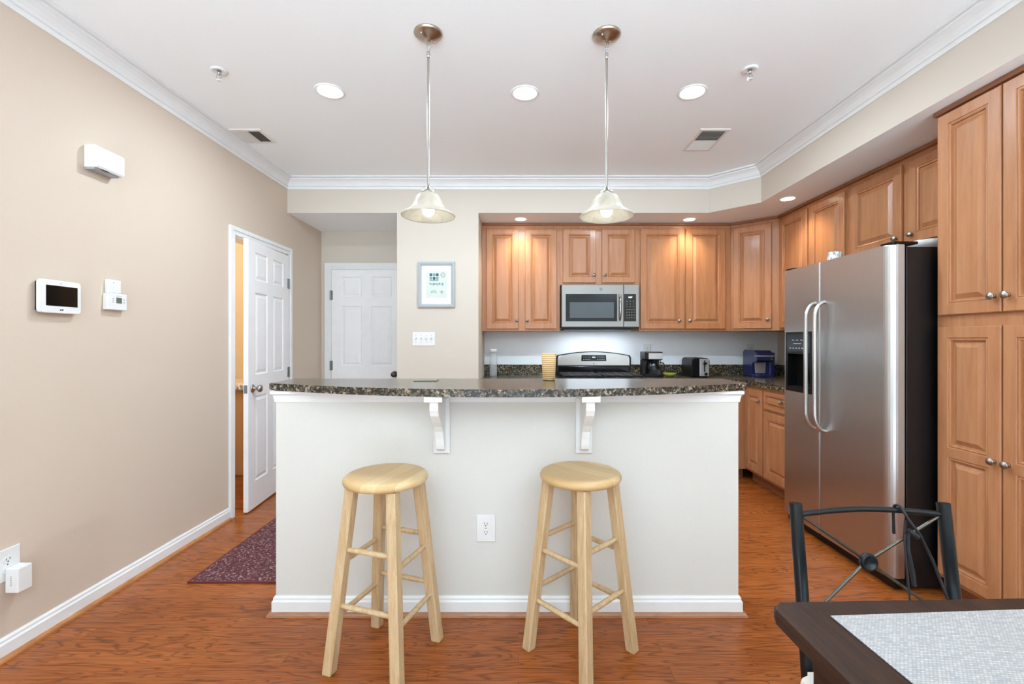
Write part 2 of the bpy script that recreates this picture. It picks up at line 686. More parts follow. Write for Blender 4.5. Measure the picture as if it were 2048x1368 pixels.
        for i in range(4):
            p, q = a[i], a[(i + 1) % 4]
            bm.faces.new([bm.verts.new(fn(p[0], p[1], e)), bm.verts.new(fn(q[0], q[1], e)),
                          bm.verts.new(fn(q[0], q[1], T - e)), bm.verts.new(fn(p[0], p[1], T - e))])
        bmesh.ops.remove_doubles(bm, verts=bm.verts[:], dist=1e-5)
        return s.from_bm(bm)

    def build(s, name, mats, parent=None, local=False, origin=None):
        if not isinstance(mats, (list, tuple)):
            mats = [mats]
        me = bpy.data.meshes.new(name)
        if parent is not None:
            root = parent
            base = Vector((0, 0, 0)) if local else ROOTLOC.get(parent.name, Vector((0, 0, 0)))
            o = bpy.data.objects.new(name, me)
            C.objects.link(o)
            o.parent = parent
            ROOTLOC[o.name] = base
        else:
            o = bpy.data.objects.new(name, me)
            C.objects.link(o)
            if origin is None:
                xs = [p.x for p in s.v]
                ys = [p.y for p in s.v]
                zs = [p.z for p in s.v]
                origin = ((min(xs) + max(xs)) / 2, (min(ys) + max(ys)) / 2, min(zs))
            base = Vector(origin)
            o.location = base
            ROOTLOC[o.name] = base
        me.from_pydata([tuple(p - base) for p in s.v], [], s.f)
        bm = bmesh.new()
        bm.from_mesh(me)
        bmesh.ops.recalc_face_normals(bm, faces=bm.faces[:])
        bm.to_mesh(me)
        bm.free()
        me.polygons.foreach_set('use_smooth', s.sm)
        me.polygons.foreach_set('material_index', s.mi)
        for m in mats:
            me.materials.append(MATS[m])
        me.update()
        return o


ROOTLOC = {}


def tag(o, label=None, cat=None, group=None, kind=None):
    if label:
        o['label'] = label
    if cat:
        o['category'] = cat
    if group:
        o['group'] = group
    if kind:
        o['kind'] = kind
    return o


def thing(name, label, cat, loc, rz=0.0, group=None):
    o = bpy.data.objects.new(name, None)
    C.objects.link(o)
    o.location = loc
    o.rotation_euler = (0, 0, rz)
    o.empty_display_size = 0.05
    ROOTLOC[o.name] = Vector(loc)
    return tag(o, label, cat, group)


def struct(o, label=None, cat=None):
    return tag(o, label, cat, None, 'structure')


def dup(root, loc, label, rz=None):
    """copy a thing with copies of its parts and sub-parts"""
    r = root.copy()
    C.objects.link(r)
    r.location = loc
    if rz is not None:
        r.rotation_euler = (0, 0, rz)
    r['label'] = label

    def rec(src, dst):
        for ch in [c for c in bpy.data.objects if c.parent == src]:
            k = ch.copy()
            C.objects.link(k)
            k.parent = dst
            rec(ch, k)
    rec(root, r)
    return r


def text(name, body, loc, size, mat_, parent, rot=(PI / 2, 0, 0), ext=0.0003):
    cu = bpy.data.curves.new(name, 'FONT')
    cu.body = body
    cu.size = size
    cu.align_x = 'CENTER'
    cu.align_y = 'CENTER'
    cu.extrude = ext
    cu.materials.append(MATS[mat_])
    tmp = bpy.data.objects.new(name, cu)
    me = bpy.data.meshes.new_from_object(tmp)
    bpy.data.objects.remove(tmp)
    o = bpy.data.objects.new(name, me)
    C.objects.link(o)
    o.parent = parent
    o.location = Vector(loc) - ROOTLOC[parent.name]
    o.rotation_euler = rot
    return o


def fplane(o, U, N):
    """frame on a vertical face: u along U, v up, w along the outward normal N"""
    o, U, N = Vector(o), Vector(U), Vector(N)
    return lambda u, v, w: o + U * u + Vector((0, 0, 1)) * v + N * w


def fbox(mb, fn, u0, u1, v0, v1, w0, w1, bev=0.0):
    return mb.prism([(u0, v0), (u1, v0), (u1, v1), (u0, v1)], fn, w0, w1, bev)


XY = lambda u, v, w: (u, v, w)

# ------------------------------------------------------------------ THE SETTING
mb = MB().box(-3.5, 2.9, YR - 0.12, 4.95, -0.1, 0)
struct(mb.build('floor', 'oak_floor', origin=(0, 0, 0)), 'glossy oak strip floor')

mb = MB().box(XL + 0.02, XR - 0.02, YR + 0.02, -0.55, 0.0005, 0.012, 0.003)  # unseen carpet, added to bounce sunlight onto ceiling and walls
struct(mb.build('bounce_carpet', 'bounce_pale'), 'added pale carpet behind the viewer, bouncing sunlight')
mb = MB().box(-3.5, 2.9, YR - 0.12, 4.95, ZC, ZC + 0.1)
struct(mb.build('ceiling', 'ceiling_white', origin=(0, 0, ZC)), 'smooth white ceiling')

# left wall with the bathroom door opening
DY0, DY1, DZ = 3.245, 4.0, 2.035
mb = MB()
mb.box(XL - 0.12, XL, YR, DY0, 0, ZC)
mb.box(XL - 0.12, XL, DY1, YB + 0.12, 0, ZC)
mb.box(XL - 0.12, XL, DY0, DY1, DZ, ZC)
struct(mb.build('wall_left', 'wall_beige'))

mb = MB().box(XL, -0.7, YB, YB + 0.12, 0, ZC)
mb.cur = 1
mb.box(-0.7, XR + 0.12, YB, YB + 0.12, 0, ZC)
struct(mb.build('wall_back', ['wall_cream', 'backsplash_paint']))
struct(MB().box(XR, XR + 0.12, YR, YB, 0, ZC).build('wall_right', 'wall_beige'))

# rear wall, behind the camera, with three tall window openings
mb = MB()
edges = [XL - 0.12, -1.9, -0.6, -0.3, 1.0, 1.2, 2.5, XR + 0.12]
for i in (0, 2, 4, 6):
    mb.box(edges[i], edges[i + 1], YR - 0.12, YR, 0, ZC)
for i in (1, 3, 5):
    mb.box(edges[i], edges[i + 1], YR - 0.12, YR, 0, 0.28)
    mb.box(edges[i], edges[i + 1], YR - 0.12, YR, 2.45, ZC)
struct(mb.build('wall_rear', 'wall_beige'))
for k, i in enumerate((1, 3, 5)):
    x0, x1 = edges[i], edges[i + 1]
    mb = MB()
    for a, b, c, d in ((x0, x0 + 0.05, 0.28, 2.45), (x1 - 0.05, x1, 0.28, 2.45), (x0, x1, 0.28, 0.33), (x0, x1, 2.40, 2.45), (x0, x1, 1.34, 1.38)):
        mb.box(a, b, YR - 0.05, YR + 0.01, c, d)
    struct(mb.build('window_%d' % (k + 1), 'trim_white'))

# column with the picture, and the soffit around the kitchen
struct(MB().box(-1.08, -0.356, YS, YB, 0, ZS).build('wall_column', 'wall_cream'))
sof = [(XL, YS), (1.693, YS), (1.995, 3.70), (1.995, YR), (XR, YR), (XR, YB), (XL, YB)]
mb = MB()
n = len(sof)
mb.add([(x, y, ZS) for x, y in sof] + [(x, y, ZC) for x, y in sof], [])
mb.cur = 0
mb.add([(x, y, z) for z in (ZS, ZC) for x, y in sof], [(i, (i + 1) % n, n + (i + 1) % n, n + i) for i in range(n)] + [list(range(n, 2 * n))])
mb.cur = 1
mb.add([(x, y, ZS) for x, y in sof], [list(range(n))[::-1]])
mb.v = mb.v[2 * n:]
mb.f = [[i - 2 * n for i in fc] for fc in mb.f]
struct(mb.build('wall_soffit', ['wall_cream', 'ceiling_white']), 'dropped soffit above the kitchen cabinets')

# crown moulding
crown = [(0, 0.0), (0, -0.100), (0.007, -0.100), (0.010, -0.092), (0.010, -0.080), (0.004, -0.077), (0.013, -0.073), (0.017, -0.062), (0.028, -0.044),
         (0.043, -0.031), (0.056, -0.025), (0.058, -0.017), (0.052, -0.014), (0.070, -0.012), (0.074, -0.008), (0.074, 0.0)]
cp = [(d, ZC + z) for d, z in crown]
struct(MB().sweep([(XL, YR), (XL, YS)], cp).build('trim_1', 'trim_white'), 'white crown moulding along the left wall')
struct(MB().sweep([(XL, YS), (1.693, YS), (1.995, 3.70), (1.995, YR)], cp).build('trim_2', 'trim_white'), 'white crown moulding along the soffit')

# baseboards with an oak shoe
bprof = [(0, 0.0), (0.014, 0.0), (0.014, 0.062), (0.009, 0.070), (0.009, 0.078), (0.004, 0.086), (0, 0.086)]


def shoe(a, h=0.017):
    return [(a, 0.0), (a + h, 0.0), (a + h * 0.92, h * 0.5), (a + h * 0.6, h * 0.9), (a, h)]


def baseboard(name, path, shoe_mat, label):
    o = struct(MB().sweep(path, bprof).build(name, 'trim_white'), label)
    if shoe_mat:
        tag(MB().sweep(path, shoe(0.014)).build('shoe_moulding', shoe_mat, o), 'oak shoe moulding')
    return o


baseboard('baseboard_left', [(XL, YR), (XL, 3.185)], 'oak_shoe', 'white baseboard with oak shoe along left wall')
baseboard('baseboard_entry', [(XL, 4.062), (XL, YB - 0.02)], 'oak_shoe', 'white baseboard beside the bathroom door')

# the bar's half wall
BX0, BX1, BY = -1.126, 1.021, 2.09
struct(MB().box(BX0, BX1, BY, 2.25, 0, 1.035).build('wall_peninsula', 'wall_bar'), 'cream half wall under the granite bar')
bp = [(BX0, 2.25), (BX0, BY), (BX1, BY), (BX1, 2.25)]
baseboard('baseboard_peninsula', bp, 'oak_shoe_pale', 'white baseboard around the bar wall')
cove = [(0, 0.985), (0.005, 0.985), (0.007, 1.0), (0.010, 1.015), (0.019, 1.024), (0.019, 1.036), (0, 1.036)]
struct(MB().sweep(bp, cove).build('trim_3', 'trim_white'), 'white cove trim under the bar top')
# patched seam line on the drywall
mb = MB().box(-0.32, -0.09, BY - 0.0006, BY, 0.6485, 0.6505)
struct(mb.build('trim_4', 'wall_bar'), 'faint drywall seam above left stool')

# bathroom beyond the left wall
mb = MB()
mb.box(-3.4, XL - 0.12, 4.80, 4.92, 0, ZC)
mb.box(-3.5, -3.4, 2.4, 4.92, 0, ZC)
mb.box(-3.4, XL - 0.12, 2.3, 2.4, 0, ZC)
struct(mb.build('wall_bathroom', 'bath_wall'), 'warm lit bathroom wall behind the open door')
struct(MB().sweep([(-3.4, 4.80), (XL - 0.12, 4.80)], bprof).build('baseboard_bathroom', 'trim_white'))
lamp('bathroom_bulb', 'POINT', (-2.75, 3.6, 2.25), 20, (1.0, 0.86, 0.66), shadow_soft_size=0.08)

# bathroom vanity glimpsed through the gap
vt = thing('bathroom_vanity', 'pale bathroom vanity glimpsed through the gap of the open door', 'vanity', (-2.75, 4.5, 0))
MB().box(-3.05, -2.42, 4.22, 4.78, 0.0, 0.80, 0.01).build('cabinet', 'vanity_tan', vt)
mb = MB().box(-3.08, -2.38, 4.18, 4.79, 0.801, 0.87, 0.02)
mb.build('basin_top', 'porcelain', vt)

# ------------------------------------------------------------------ doors
P6 = [(0, 0), (0.010, -0.007), (0.018, -0.007), (0.036, -0.001)]


def casing(name, fn, w0, w1, zt, cw, label, both_feet=True):
    """door casing: stepped boards round an opening from u=w0 to w1, top at zt"""
    mb = MB()
    outer = [(w0 - cw, 0), (w0 - cw, zt + cw), (w1 + cw, zt + cw), (w1 + cw, 0), (w1, 0), (w1, zt), (w0, zt), (w0, 0)]
    mb.prism(outer, fn, 0.0, 0.012, 0.002)
    cw2 = cw * 0.45
    mid = [(w0 - cw, 0.001), (w0 - cw, zt + cw), (w1 + cw, zt + cw), (w1 + cw, 0.001), (w1 + cw - cw2, 0.001), (w1 + cw - cw2, zt + cw - cw2),
           (w0 - cw + cw2, zt + cw - cw2), (w0 - cw + cw2, 0.001)]
    mb.prism(mid, fn, 0.011, 0.019, 0.003)
    return struct(mb.build(name, 'trim_white'), label)


def door_panels(W):
    st, mid = 0.105, 0.095
    pw = (W - 2 * st - mid) / 2
    r = []
    for v0, v1 in ((0.20, 0.84), (1.00, 1.62), (1.715, 1.925)):
        r += [(st, st + pw, v0, v1), (st + pw + mid, W - st, v0, v1)]
    return r


# bathroom door: hinged at the far jamb, standing slightly ajar into the room
fnL = fplane((XL, DY1, 0), (0, -1, 0), (1, 0, 0))
casing('trim_5', fnL, 0.0, DY1 - DY0, DZ, 0.058, 'white casing round the bathroom door')
mb = MB()
mb.box(XL - 0.12, XL + 0.001, DY0 - 0.001, DY0 + 0.012, 0, DZ)
mb.box(XL - 0.12, XL + 0.001, DY1 - 0.012, DY1 + 0.001, 0, DZ)
mb.box(XL - 0.12, XL + 0.001, DY0, DY1, DZ - 0.012, DZ + 0.001)
struct(mb.build('trim_6', 'trim_white'), 'white jamb of the bathroom door')
ang = math.radians(5.0)
U = Vector((math.sin(ang), -math.cos(ang), 0))
N = Vector((math.cos(ang), math.sin(ang), 0))
hinge = Vector((XL + 0.018 - 0.035, DY1 - 0.016, 0.012))
fn = fplane(hinge, U, N)
W1 = 0.70
mb = MB().panelled(fn, W1, 2.005, 0.035, door_panels(W1), P6, 0.002, both=True)
d1 = struct(mb.build('door_1', 'door_white'), 'white six panel bathroom door standing ajar', 'door')


def knob_set(fn, u, v, w, matn, parent, sgn=1, name='knob'):
    o = fn(u, v, w)
    ax = (fn(u, v, w + sgn) - o)
    mb = MB().lathe([(0, 0), (0.030, 0), (0.032, 0.004), (0.026, 0.010), (0.012, 0.014), (0.010, 0.030), (0.016, 0.036), (0.026, 0.046),
                     (0.028, 0.056), (0.022, 0.066), (0.010, 0.071), (0, 0.072)], o, ax, 24)
    return tag(mb.build(name, matn, parent), 'satin nickel door knob')


knob_set(fn, W1 - 0.062, 0.90, 0.035, 'nickel', d1)
knob_set(fn, W1 - 0.062, 0.90, 0.0, 'nickel', d1, -1)
mb = MB()
fbox(mb, lambda u, v, w: fn(W1 + w, v, u), 0.006, 0.029, 0.87, 0.93, -0.0005, 0.0012)
o = mb.build('latch_plate', 'hinge_metal', d1)
for z in (0.24, 0.98, 1.76):
    mb = MB()
    mb.cyl(fn(-0.004, z - 0.045, 0.040), fn(-0.004, z + 0.045, 0.040), 0.006, n=10)
    fbox(mb, fn, -0.001, 0.026, z - 0.043, z + 0.043, 0.035, 0.0365)
    mb.build('hinge', 'hinge_metal', d1)

# entry door on the back wall
fnE = fplane((-1.95, YB, 0), (1, 0, 0), (0, -1, 0))
EW, EH = 0.74, 2.012
casing('trim_7', fnE, 0, EW, EH, 0.064, 'white casing round the entry door')
mb = MB().panelled(fplane((-1.946, YB - 0.002, 0.008), (1, 0, 0), (0, -1, 0)), EW - 0.008, EH - 0.014, 0.012, door_panels(EW - 0.008), P6, 0.001)
d2 = struct(mb.build('door_2', 'door_white'), 'white six panel entry door at the end of the passage', 'door')
for z in (0.22, 1.01, 1.74):
    mb = MB()
    x = -1.950
    mb.cyl((x, YB - 0.020, z - 0.05), (x, YB - 0.020, z + 0.05), 0.007, n=10)
    mb.box(x - 0.012, x + 0.02, YB - 0.016, YB - 0.0135, z - 0.048, z + 0.048)
    mb.build('hinge', 'hinge_metal', d2)
fe = fplane((0, YB - 0.014, 0), (1, 0, 0), (0, -1, 0))
knob_set(fe, -1.285, 0.92, 0.0, 'rod_metal', d2)

# ------------------------------------------------------------------ cabinets
CP = [(0, 0), (0.0025, -0.005), (0.007, -0.005), (0.010, -0.002), (0.014, -0.004), (0.017, -0.014), (0.023, -0.014), (0.046, -0.001)]
RAIL = 0.052


def cab_knob(fn, u, v, w, parent):
    o = fn(u, v, w)
    ax = fn(u, v, w + 1) - o
    mb = MB().lathe([(0, 0), (0.009, 0), (0.008, 0.005), (0.006, 0.010), (0.007, 0.014), (0.0145, 0.017), (0.0165, 0.021), (0.015, 0.025),
                     (0.013, 0.0245), (0.012, 0.027), (0.009, 0.0265), (0.008, 0.0285), (0, 0.029)], o, ax, 20)
    return tag(mb.build('knob', 'nickel', parent), 'brushed nickel knob')


def cab_door(fn, u0, u1, v0, v1, parent, knob=None, split=None, name='door', rail=RAIL, w=0.0, mat_='maple'):
    f2 = lambda u, v, ww: fn(u + u0, v + v0, ww + w)
    W, H = u1 - u0, v1 - v0
    if split:
        s0 = split - v0
        panels = [(rail, W - rail, rail, s0 - rail * 0.42), (rail, W - rail, s0 + rail * 0.42, H - rail)]
    else:
        panels = [(rail, W - rail, rail, H - rail)]
    prof = CP if min(W, H) > 0.2 else [(a * 0.6, b) for a, b in CP]
    mb = MB().panelled(f2, W, H, 0.02, panels, prof, 0.004)
    d = mb.build(name, mat_, parent)
    if knob:
        cab_knob(fn, knob[0], knob[1], 0.02 + w, d)
    return d


def cabinet(label, cat, o, U, N, W, D, z0, z1, doors, group, drawers=(), toe=False, strip=False, poly=None, name='wall_cabinet'):
    o, U, N = Vector(o), Vector(U), Vector(N)
    D -= 0.003
    c = o + U * (W / 2) - N * (D / 2)
    root = thing(name, label, cat, (c.x, c.y, z0), 0, group)
    fn = fplane((o.x, o.y, 0), U, N)
    mb = MB()
    g = 0.0006
    if poly:
        mb.prism(poly, XY, z0, z1, 0.0)
    elif toe:
        prof = [(0, z0 + 0.10), (-0.07, z0 + 0.10), (-0.07, z0), (-D, z0), (-D, z1), (0, z1)]
        mb.prism(prof, lambda u, v, w: fn(w, v, u), g, W - g, 0.0)
    else:
        fbox(mb, fn, g, W - g, z0, z1, -D, 0)
    mb.build('carcass', 'maple', root)
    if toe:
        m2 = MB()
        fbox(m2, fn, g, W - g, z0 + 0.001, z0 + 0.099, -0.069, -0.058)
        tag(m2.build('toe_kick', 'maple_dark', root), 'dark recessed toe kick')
    if strip:
        m2 = MB()
        fbox(m2, fn, g, W - g, z1 - 0.022, z1 - 0.001, 0.0, 0.022)
        tag(m2.build('top_moulding', 'maple_dark', root), 'darker scribe moulding')
    for d in doors:
        cab_door(fn, *d[:4], root, d[4] if len(d) > 4 else None, d[5] if len(d) > 5 else None)
    for d in drawers:
        cab_door(fn, *d[:4], root, d[4], None, 'drawer', 0.03, mat_='maple_horizontal')
    return root


ZB, ZT = 1.362, ZS - 0.002
ZD = 2.350
UG = 'maple wall cabinets'
YU = 4.36
cabinet('maple wall cabinet beside the beige column, left of the microwave', 'cabinet', (-0.354, YU, 0), (1, 0, 0), (0, -1, 0), 0.756, YB - YU, ZB, ZT,
        [(0.045, 0.354, 1.382, ZD, (0.338, 1.462)), (0.417, 0.725, 1.382, ZD, (0.436, 1.462))], UG, strip=True)
cabinet('short maple wall cabinet directly above the microwave', 'cabinet', (0.402, YU, 0), (1, 0, 0), (0, -1, 0), 0.763, YB - YU, 1.808, ZT,
        [(0.027, 0.345, 1.826, ZD, (0.325, 1.90)), (0.403, 0.721, 1.826, ZD, (0.430, 1.90))], UG, strip=True)
cabinet('wide maple wall cabinet right of the microwave, above the coffee maker and toaster', 'cabinet', (1.165, YU, 0), (1, 0, 0), (0, -1, 0), 0.893, YB - YU, ZB, ZT,
        [(0.011, 0.437, 1.382, ZD, (0.381, 1.462)), (0.450, 0.833, 1.382, ZD, (0.482, 1.462))], UG, strip=True)
DA, DB = Vector((2.06, YU, 0)), Vector((2.37, 4.09, 0))
DU = (DB - DA).normalized()
DN = Vector((DU.y, -DU.x, 0))
DL = (DB - DA).length
cabinet('single door maple cabinet set diagonally across the kitchen corner', 'cabinet', DA, DU, DN, DL, 0.3, ZB, ZT,
        [(0.022, 0.352, 1.382, ZD, (0.322, 1.462))], UG, strip=True,
        poly=[(2.06, YU), (2.37, 4.09), (XR, 4.09), (XR, YB), (2.06, YB)])
cabinet('maple wall cabinet between the corner cabinet and the refrigerator', 'cabinet', (2.37, 4.088, 0), (0, -1, 0), (-1, 0, 0), 0.846, XR - 2.37, ZB, ZT,
        [(0.030, 0.412, 1.382, ZD), (0.440, 0.835, 1.382, ZD)], UG, strip=True)
cabinet('short deep-set maple cabinet over the refrigerator', 'cabinet', (2.37, 3.240, 0), (0, -1, 0), (-1, 0, 0), 0.985, XR - 2.37, 1.835, ZT,
        [(0.048, 0.474, 1.855, ZD, (0.440, 1.905)), (0.524, 0.955, 1.855, ZD, (0.552, 1.905))], UG, strip=True)
cabinet('tall maple pantry cabinet at right edge beside the refrigerator', 'pantry cabinet', (2.095, 2.250, 0), (0, -1, 0), (-1, 0, 0), 0.63, XR - 2.095, 0.0, ZT,
        [(0.020, 0.313, 1.393, 2.372, (0.288, 1.464)), (0.320, 0.612, 1.393, 2.372, (0.345, 1.464)),
         (0.020, 0.313, 0.122, 1.336, (0.288, 0.742), 0.730), (0.320, 0.612, 0.122, 1.336, (0.345, 0.742), 0.730)],
        None, toe=True, strip=True, name='pantry_cabinet')

BG = 'maple base cabinets'
ZK = 0.874
XB = 2.075
YK = 4.10
cabinet('narrow one door maple base cabinet at the counter corner', 'cabinet', (XB, YK, 0), (0, -1, 0), (-1, 0, 0), 0.305, XR - XB, 0, ZK,
        [(0.012, 0.292, 0.122, 0.845, (0.262, 0.752))], BG, toe=True, name='base_cabinet')
cabinet('maple base cabinet with a drawer, next to the refrigerator', 'cabinet', (XB, YK - 0.306, 0), (0, -1, 0), (-1, 0, 0), 0.592, XR - XB, 0, ZK,
        [(0.014, 0.578, 0.122, 0.675, (0.55, 0.62))], BG, drawers=[(0.014, 0.578, 0.695, 0.845, (0.29, 0.785))], toe=True, name='base_cabinet')
cabinet('maple base cabinet right of the range, mostly hidden behind the bar', 'cabinet', (1.160, YK, 0), (1, 0, 0), (0, -1, 0), 0.913, YB - YK, 0, ZK,
        [(0.02, 0.44, 0.122, 0.675, (0.41, 0.62)), (0.45, 0.80, 0.122, 0.675, (0.48, 0.62))], BG,
        drawers=[(0.02, 0.44, 0.695, 0.845, (0.23, 0.77)), (0.45, 0.80, 0.695, 0.845, (0.625, 0.77))], toe=True, name='base_cabinet')
cabinet('maple base cabinet left of the range, hidden behind the bar', 'cabinet', (-0.354, YK, 0), (1, 0, 0), (0, -1, 0), 0.734, YB - YK, 0, ZK,
        [(0.02, 0.36, 0.122, 0.675, (0.33, 0.62)), (0.37, 0.714, 0.122, 0.675, (0.40, 0.62))], BG,
        drawers=[(0.02, 0.36, 0.695, 0.845, (0.19, 0.77)), (0.37, 0.714, 0.695, 0.845, (0.54, 0.77))], toe=True, name='base_cabinet')

# ------------------------------------------------------------------ granite tops
# bar top with a bowed front edge
pts = [(-1.177, 2.37), (-1.177, 2.125), (-1.160, 2.110)]
NB = 28
xa, xb, ym = -1.160, 1.062, 1.835
for i in range(1, NB):
    t_ = i / NB
    x = xa + (xb - xa) * t_
    pts.append((x, ym + 0.275 * abs(2 * t_ - 1) ** 2.0))
pts += [(1.062, 2.110), (1.078, 2.125), (1.078, 2.37)]
mb = MB().prism(pts, XY, 1.0375, 1.070, 0.006, 3)
tag(mb.build('bar_countertop', 'granite'), 'long granite bar top with a bowed front edge on the half wall', 'countertop')

CT, CB = 0.915, 0.8755
ct = thing('kitchen_countertop', 'l-shaped dark granite counter under the coffee maker and toaster', 'countertop', (1.9, 4.4, CB), 0, 'granite kitchen counters')
poly = [(1.158, YB - 0.001), (1.158, 4.068), (2.043, 4.068), (2.043, 3.205), (XR - 0.001, 3.205), (XR - 0.001, YB - 0.001)]
MB().prism(poly, XY, CB, CT, 0.006, 3).build('slab', 'granite_green', ct)
poly = [(1.158, YB - 0.001), (1.158, YB - 0.021), (XR - 0.021, YB - 0.021), (XR - 0.021, 3.205), (XR - 0.001, 3.205), (XR - 0.001, YB - 0.001)]
MB().prism(poly, XY, CT + 0.0005, CT + 0.105, 0.002).build('backsplash', 'granite_green', ct)
ct = thing('kitchen_countertop', 'short dark granite counter between the beige column and the range', 'countertop', (0.01, 4.4, CB), 0, 'granite kitchen counters')
MB().prism([(-0.355, 4.068), (0.379, 4.068), (0.379, YB - 0.001), (-0.355, YB - 0.001)], XY, CB, CT, 0.006, 3).build('slab', 'granite_green', ct)
MB().box(-0.355, 0.379, YB - 0.021, YB - 0.001, CT + 0.0005, CT + 0.105, 0.002).build('backsplash', 'granite_green', ct)

# ------------------------------------------------------------------ bar brackets
def bracket(x, label):
    r = thing('bar_bracket', label, 'bracket', (x, BY, 0.75), 0, 'white bar brackets')
    MB().box(x - 0.038, x + 0.038, BY - 0.016, BY - 0.0005, 0.750, 1.0075, 0.003).build('back_plate', 'trim_white', r)
    prof = [(-0.016, 1.012), (-0.205, 1.012), (-0.205, 0.975), (-0.190, 0.950), (-0.150, 0.918), (-0.110, 0.892), (-0.082, 0.862), (-0.064, 0.825),
            (-0.056, 0.795), (-0.050, 0.778), (-0.036, 0.768), (-0.022, 0.772), (-0.016, 0.782)]
    MB().prism(prof, lambda u, v, w: (x + w, BY + u, v), -0.019, 0.019, 0.003).build('corbel', 'trim_white', r)
    MB().box(x - 0.039, x + 0.039, BY - 0.225, BY - 0.027, 1.0125, 1.0370, 0.003).build('top_plate', 'trim_white', r)
    return r


b0 = bracket(-0.355, 'left white corbel bracket under the bar top, above the left stool')
dup(b0, (0.302, BY, 0.75), 'right white corbel bracket under the bar top, above the right stool')

# ------------------------------------------------------------------ outlets and switches
def outlet(name, label, o, U, N, w, h, cat='outlet', group='white wall outlets', decora=False):
    """o = plate centre on the wall"""
    root = thing(name, label, cat, o, 0, group)
    fn = fplane(o, U, N)
    mb = MB()
    fbox(mb, fn, -w / 2, w / 2, -h / 2, h / 2, 0.0003, 0.006, 0.002)
    mb.build('cover_plate', 'plastic_white', root)
    for s in (-1, 1):
        c = s * 0.0195
        mb = MB()
        poly = []
        for i in range(20):
            a = 2 * PI * i / 20
            poly.append((0.0165 * math.cos(a), max(-0.0125, min(0.0125, 0.0165 * math.sin(a))) + c))
        mb.prism(poly, fn, 0.006, 0.0082)
        r = mb.build('receptacle', 'plastic_white', root)
        mb = MB()
        fbox(mb, fn, -0.0075, -0.0055, c - 0.001, c + 0.008, 0.0082, 0.0086)
        fbox(mb, fn, 0.0055, 0.0075, c - 0.001, c + 0.007, 0.0082, 0.0086)
        mb.prism([(0.0028 * math.cos(k * PI / 4), c - 0.0065 + 0.0028 * math.sin(k * PI / 4)) for k in range(8)], fn, 0.0082, 0.0086)
        mb.build('slots', 'slot_dark', r)
    mb = MB().cyl(fn(0, 0, 0.006), fn(0, 0, 0.0072), 0.003, n=10)
    mb.build('screw', 'hinge_metal', root)
    return root


outlet('wall_outlet', 'large white duplex outlet low on the bar wall between the stools', (-0.151, BY, 0.4005), (1, 0, 0), (0, -1, 0), 0.088, 0.124)
fnLW = ((0, -1, 0), (1, 0, 0))
outlet('wall_outlet', 'white outlet low on left wall with an adapter plugged in', (XL, 1.805, 0.372), *fnLW, 0.092, 0.128)
outlet('wall_outlet', 'white outlet on the backsplash wall behind the coffee maker', (1.340, YB, 1.175), (1, 0, 0), (0, -1, 0), 0.075, 0.118)
outlet('wall_outlet', 'white outlet on the backsplash wall behind the blue pod brewer', (2.415, YB, 1.175), (1, 0, 0), (0, -1, 0), 0.075, 0.118)

ad = thing('plug_in_adapter', 'white plug-in adapter in the low outlet on the left wall', 'adapter', (XL + 0.03, 1.82, 0.25))
MB().box(XL + 0.0092, XL + 0.062, 1.792, 1.846, 0.262, 0.361, 0.004).build('housing', 'plastic_white', ad)
mb = MB()
for k in range(6):
    mb.box(XL + 0.030 + 0.001 * (k % 3), XL + 0.037 - 0.001 * (k % 2), 1.7915, 1.7922, 0.292 + 0.007 * k, 0.2955 + 0.007 * k)
mb.build('marking', 'marking_grey', ad)

sw = thing('switch_plate', 'white four gang light switch plate below the framed picture', 'light switch', (-0.842, YS, 1.28))
fn = fplane((-0.842, YS, 1.2835), (1, 0, 0), (0, -1, 0))
mb = MB()
fbox(mb, fn, -0.1, 0.1, -0.0605, 0.0605, 0.0003, 0.006, 0.002)
mb.build('cover_plate', 'plastic_white', sw)
for k in range(4):
    u = -0.069 + 0.046 * k
    mb = MB()
    mb.prism([(0.0, -0.010), (0.002, -0.011), (0.002, 0.0), (0.015, 0.012 if k != 2 else 0.002), (0.014, 0.004), (0.002, 0.011), (0.0, 0.010)],
             lambda a, b, w: fn(u + w, b, 0.006 + a), -0.0045, 0.0045)
    tg = mb.build('toggle', 'plastic_white', sw)
    mb = MB()
    fbox(mb, fn, u - 0.0065, u + 0.0065, -0.0125, 0.0125, 0.0056, 0.0062)
    mb.build('toggle_slot', 'marking_grey', tg)
    for z in (-0.030, 0.030):
        mb = MB().cyl(fn(u, z, 0.006), fn(u, z, 0.0072), 0.0032, n=10)
        mb.build('screw', 'marking_grey', sw)

# ------------------------------------------------------------------ framed picture
pf = thing('framed_picture', 'small grey framed beach sketch print hanging on the beige column', 'picture', (-0.7285, YS, 1.565))
fn = fplane((-0.7285, YS, 1.766), (1, 0, 0), (0, -1, 0))
W2, H2, FW = 0.1635, 0.203, 0.031
mb = MB()
fr = [(0, 0.0), (0.0, 0.018), (FW * 0.5, 0.021), (FW, 0.016), (FW, 0.004)]
ring = []
bm = bmesh.new()
prev = None
for ins, w in fr:
    cur = [bm.verts.new(fn(a * (W2 - ins), b * (H2 - ins), w + 0.0005)) for a, b in ((-1, -1), (1, -1), (1, 1), (-1, 1))]
    if prev:
        for i in range(4):
            j = (i + 1) % 4
            bm.faces.new((prev[i], prev[j], cur[j], cur[i]))
    prev = cur
mb.from_bm(bm)
mb.build('frame', 'frame_grey', pf)
mb = MB()
fbox(mb, fn, -W2 + FW, W2 - FW, -H2 + FW, H2 - FW, 0.001, 0.006)
mb.build('mat_board', 'mat_white', pf)
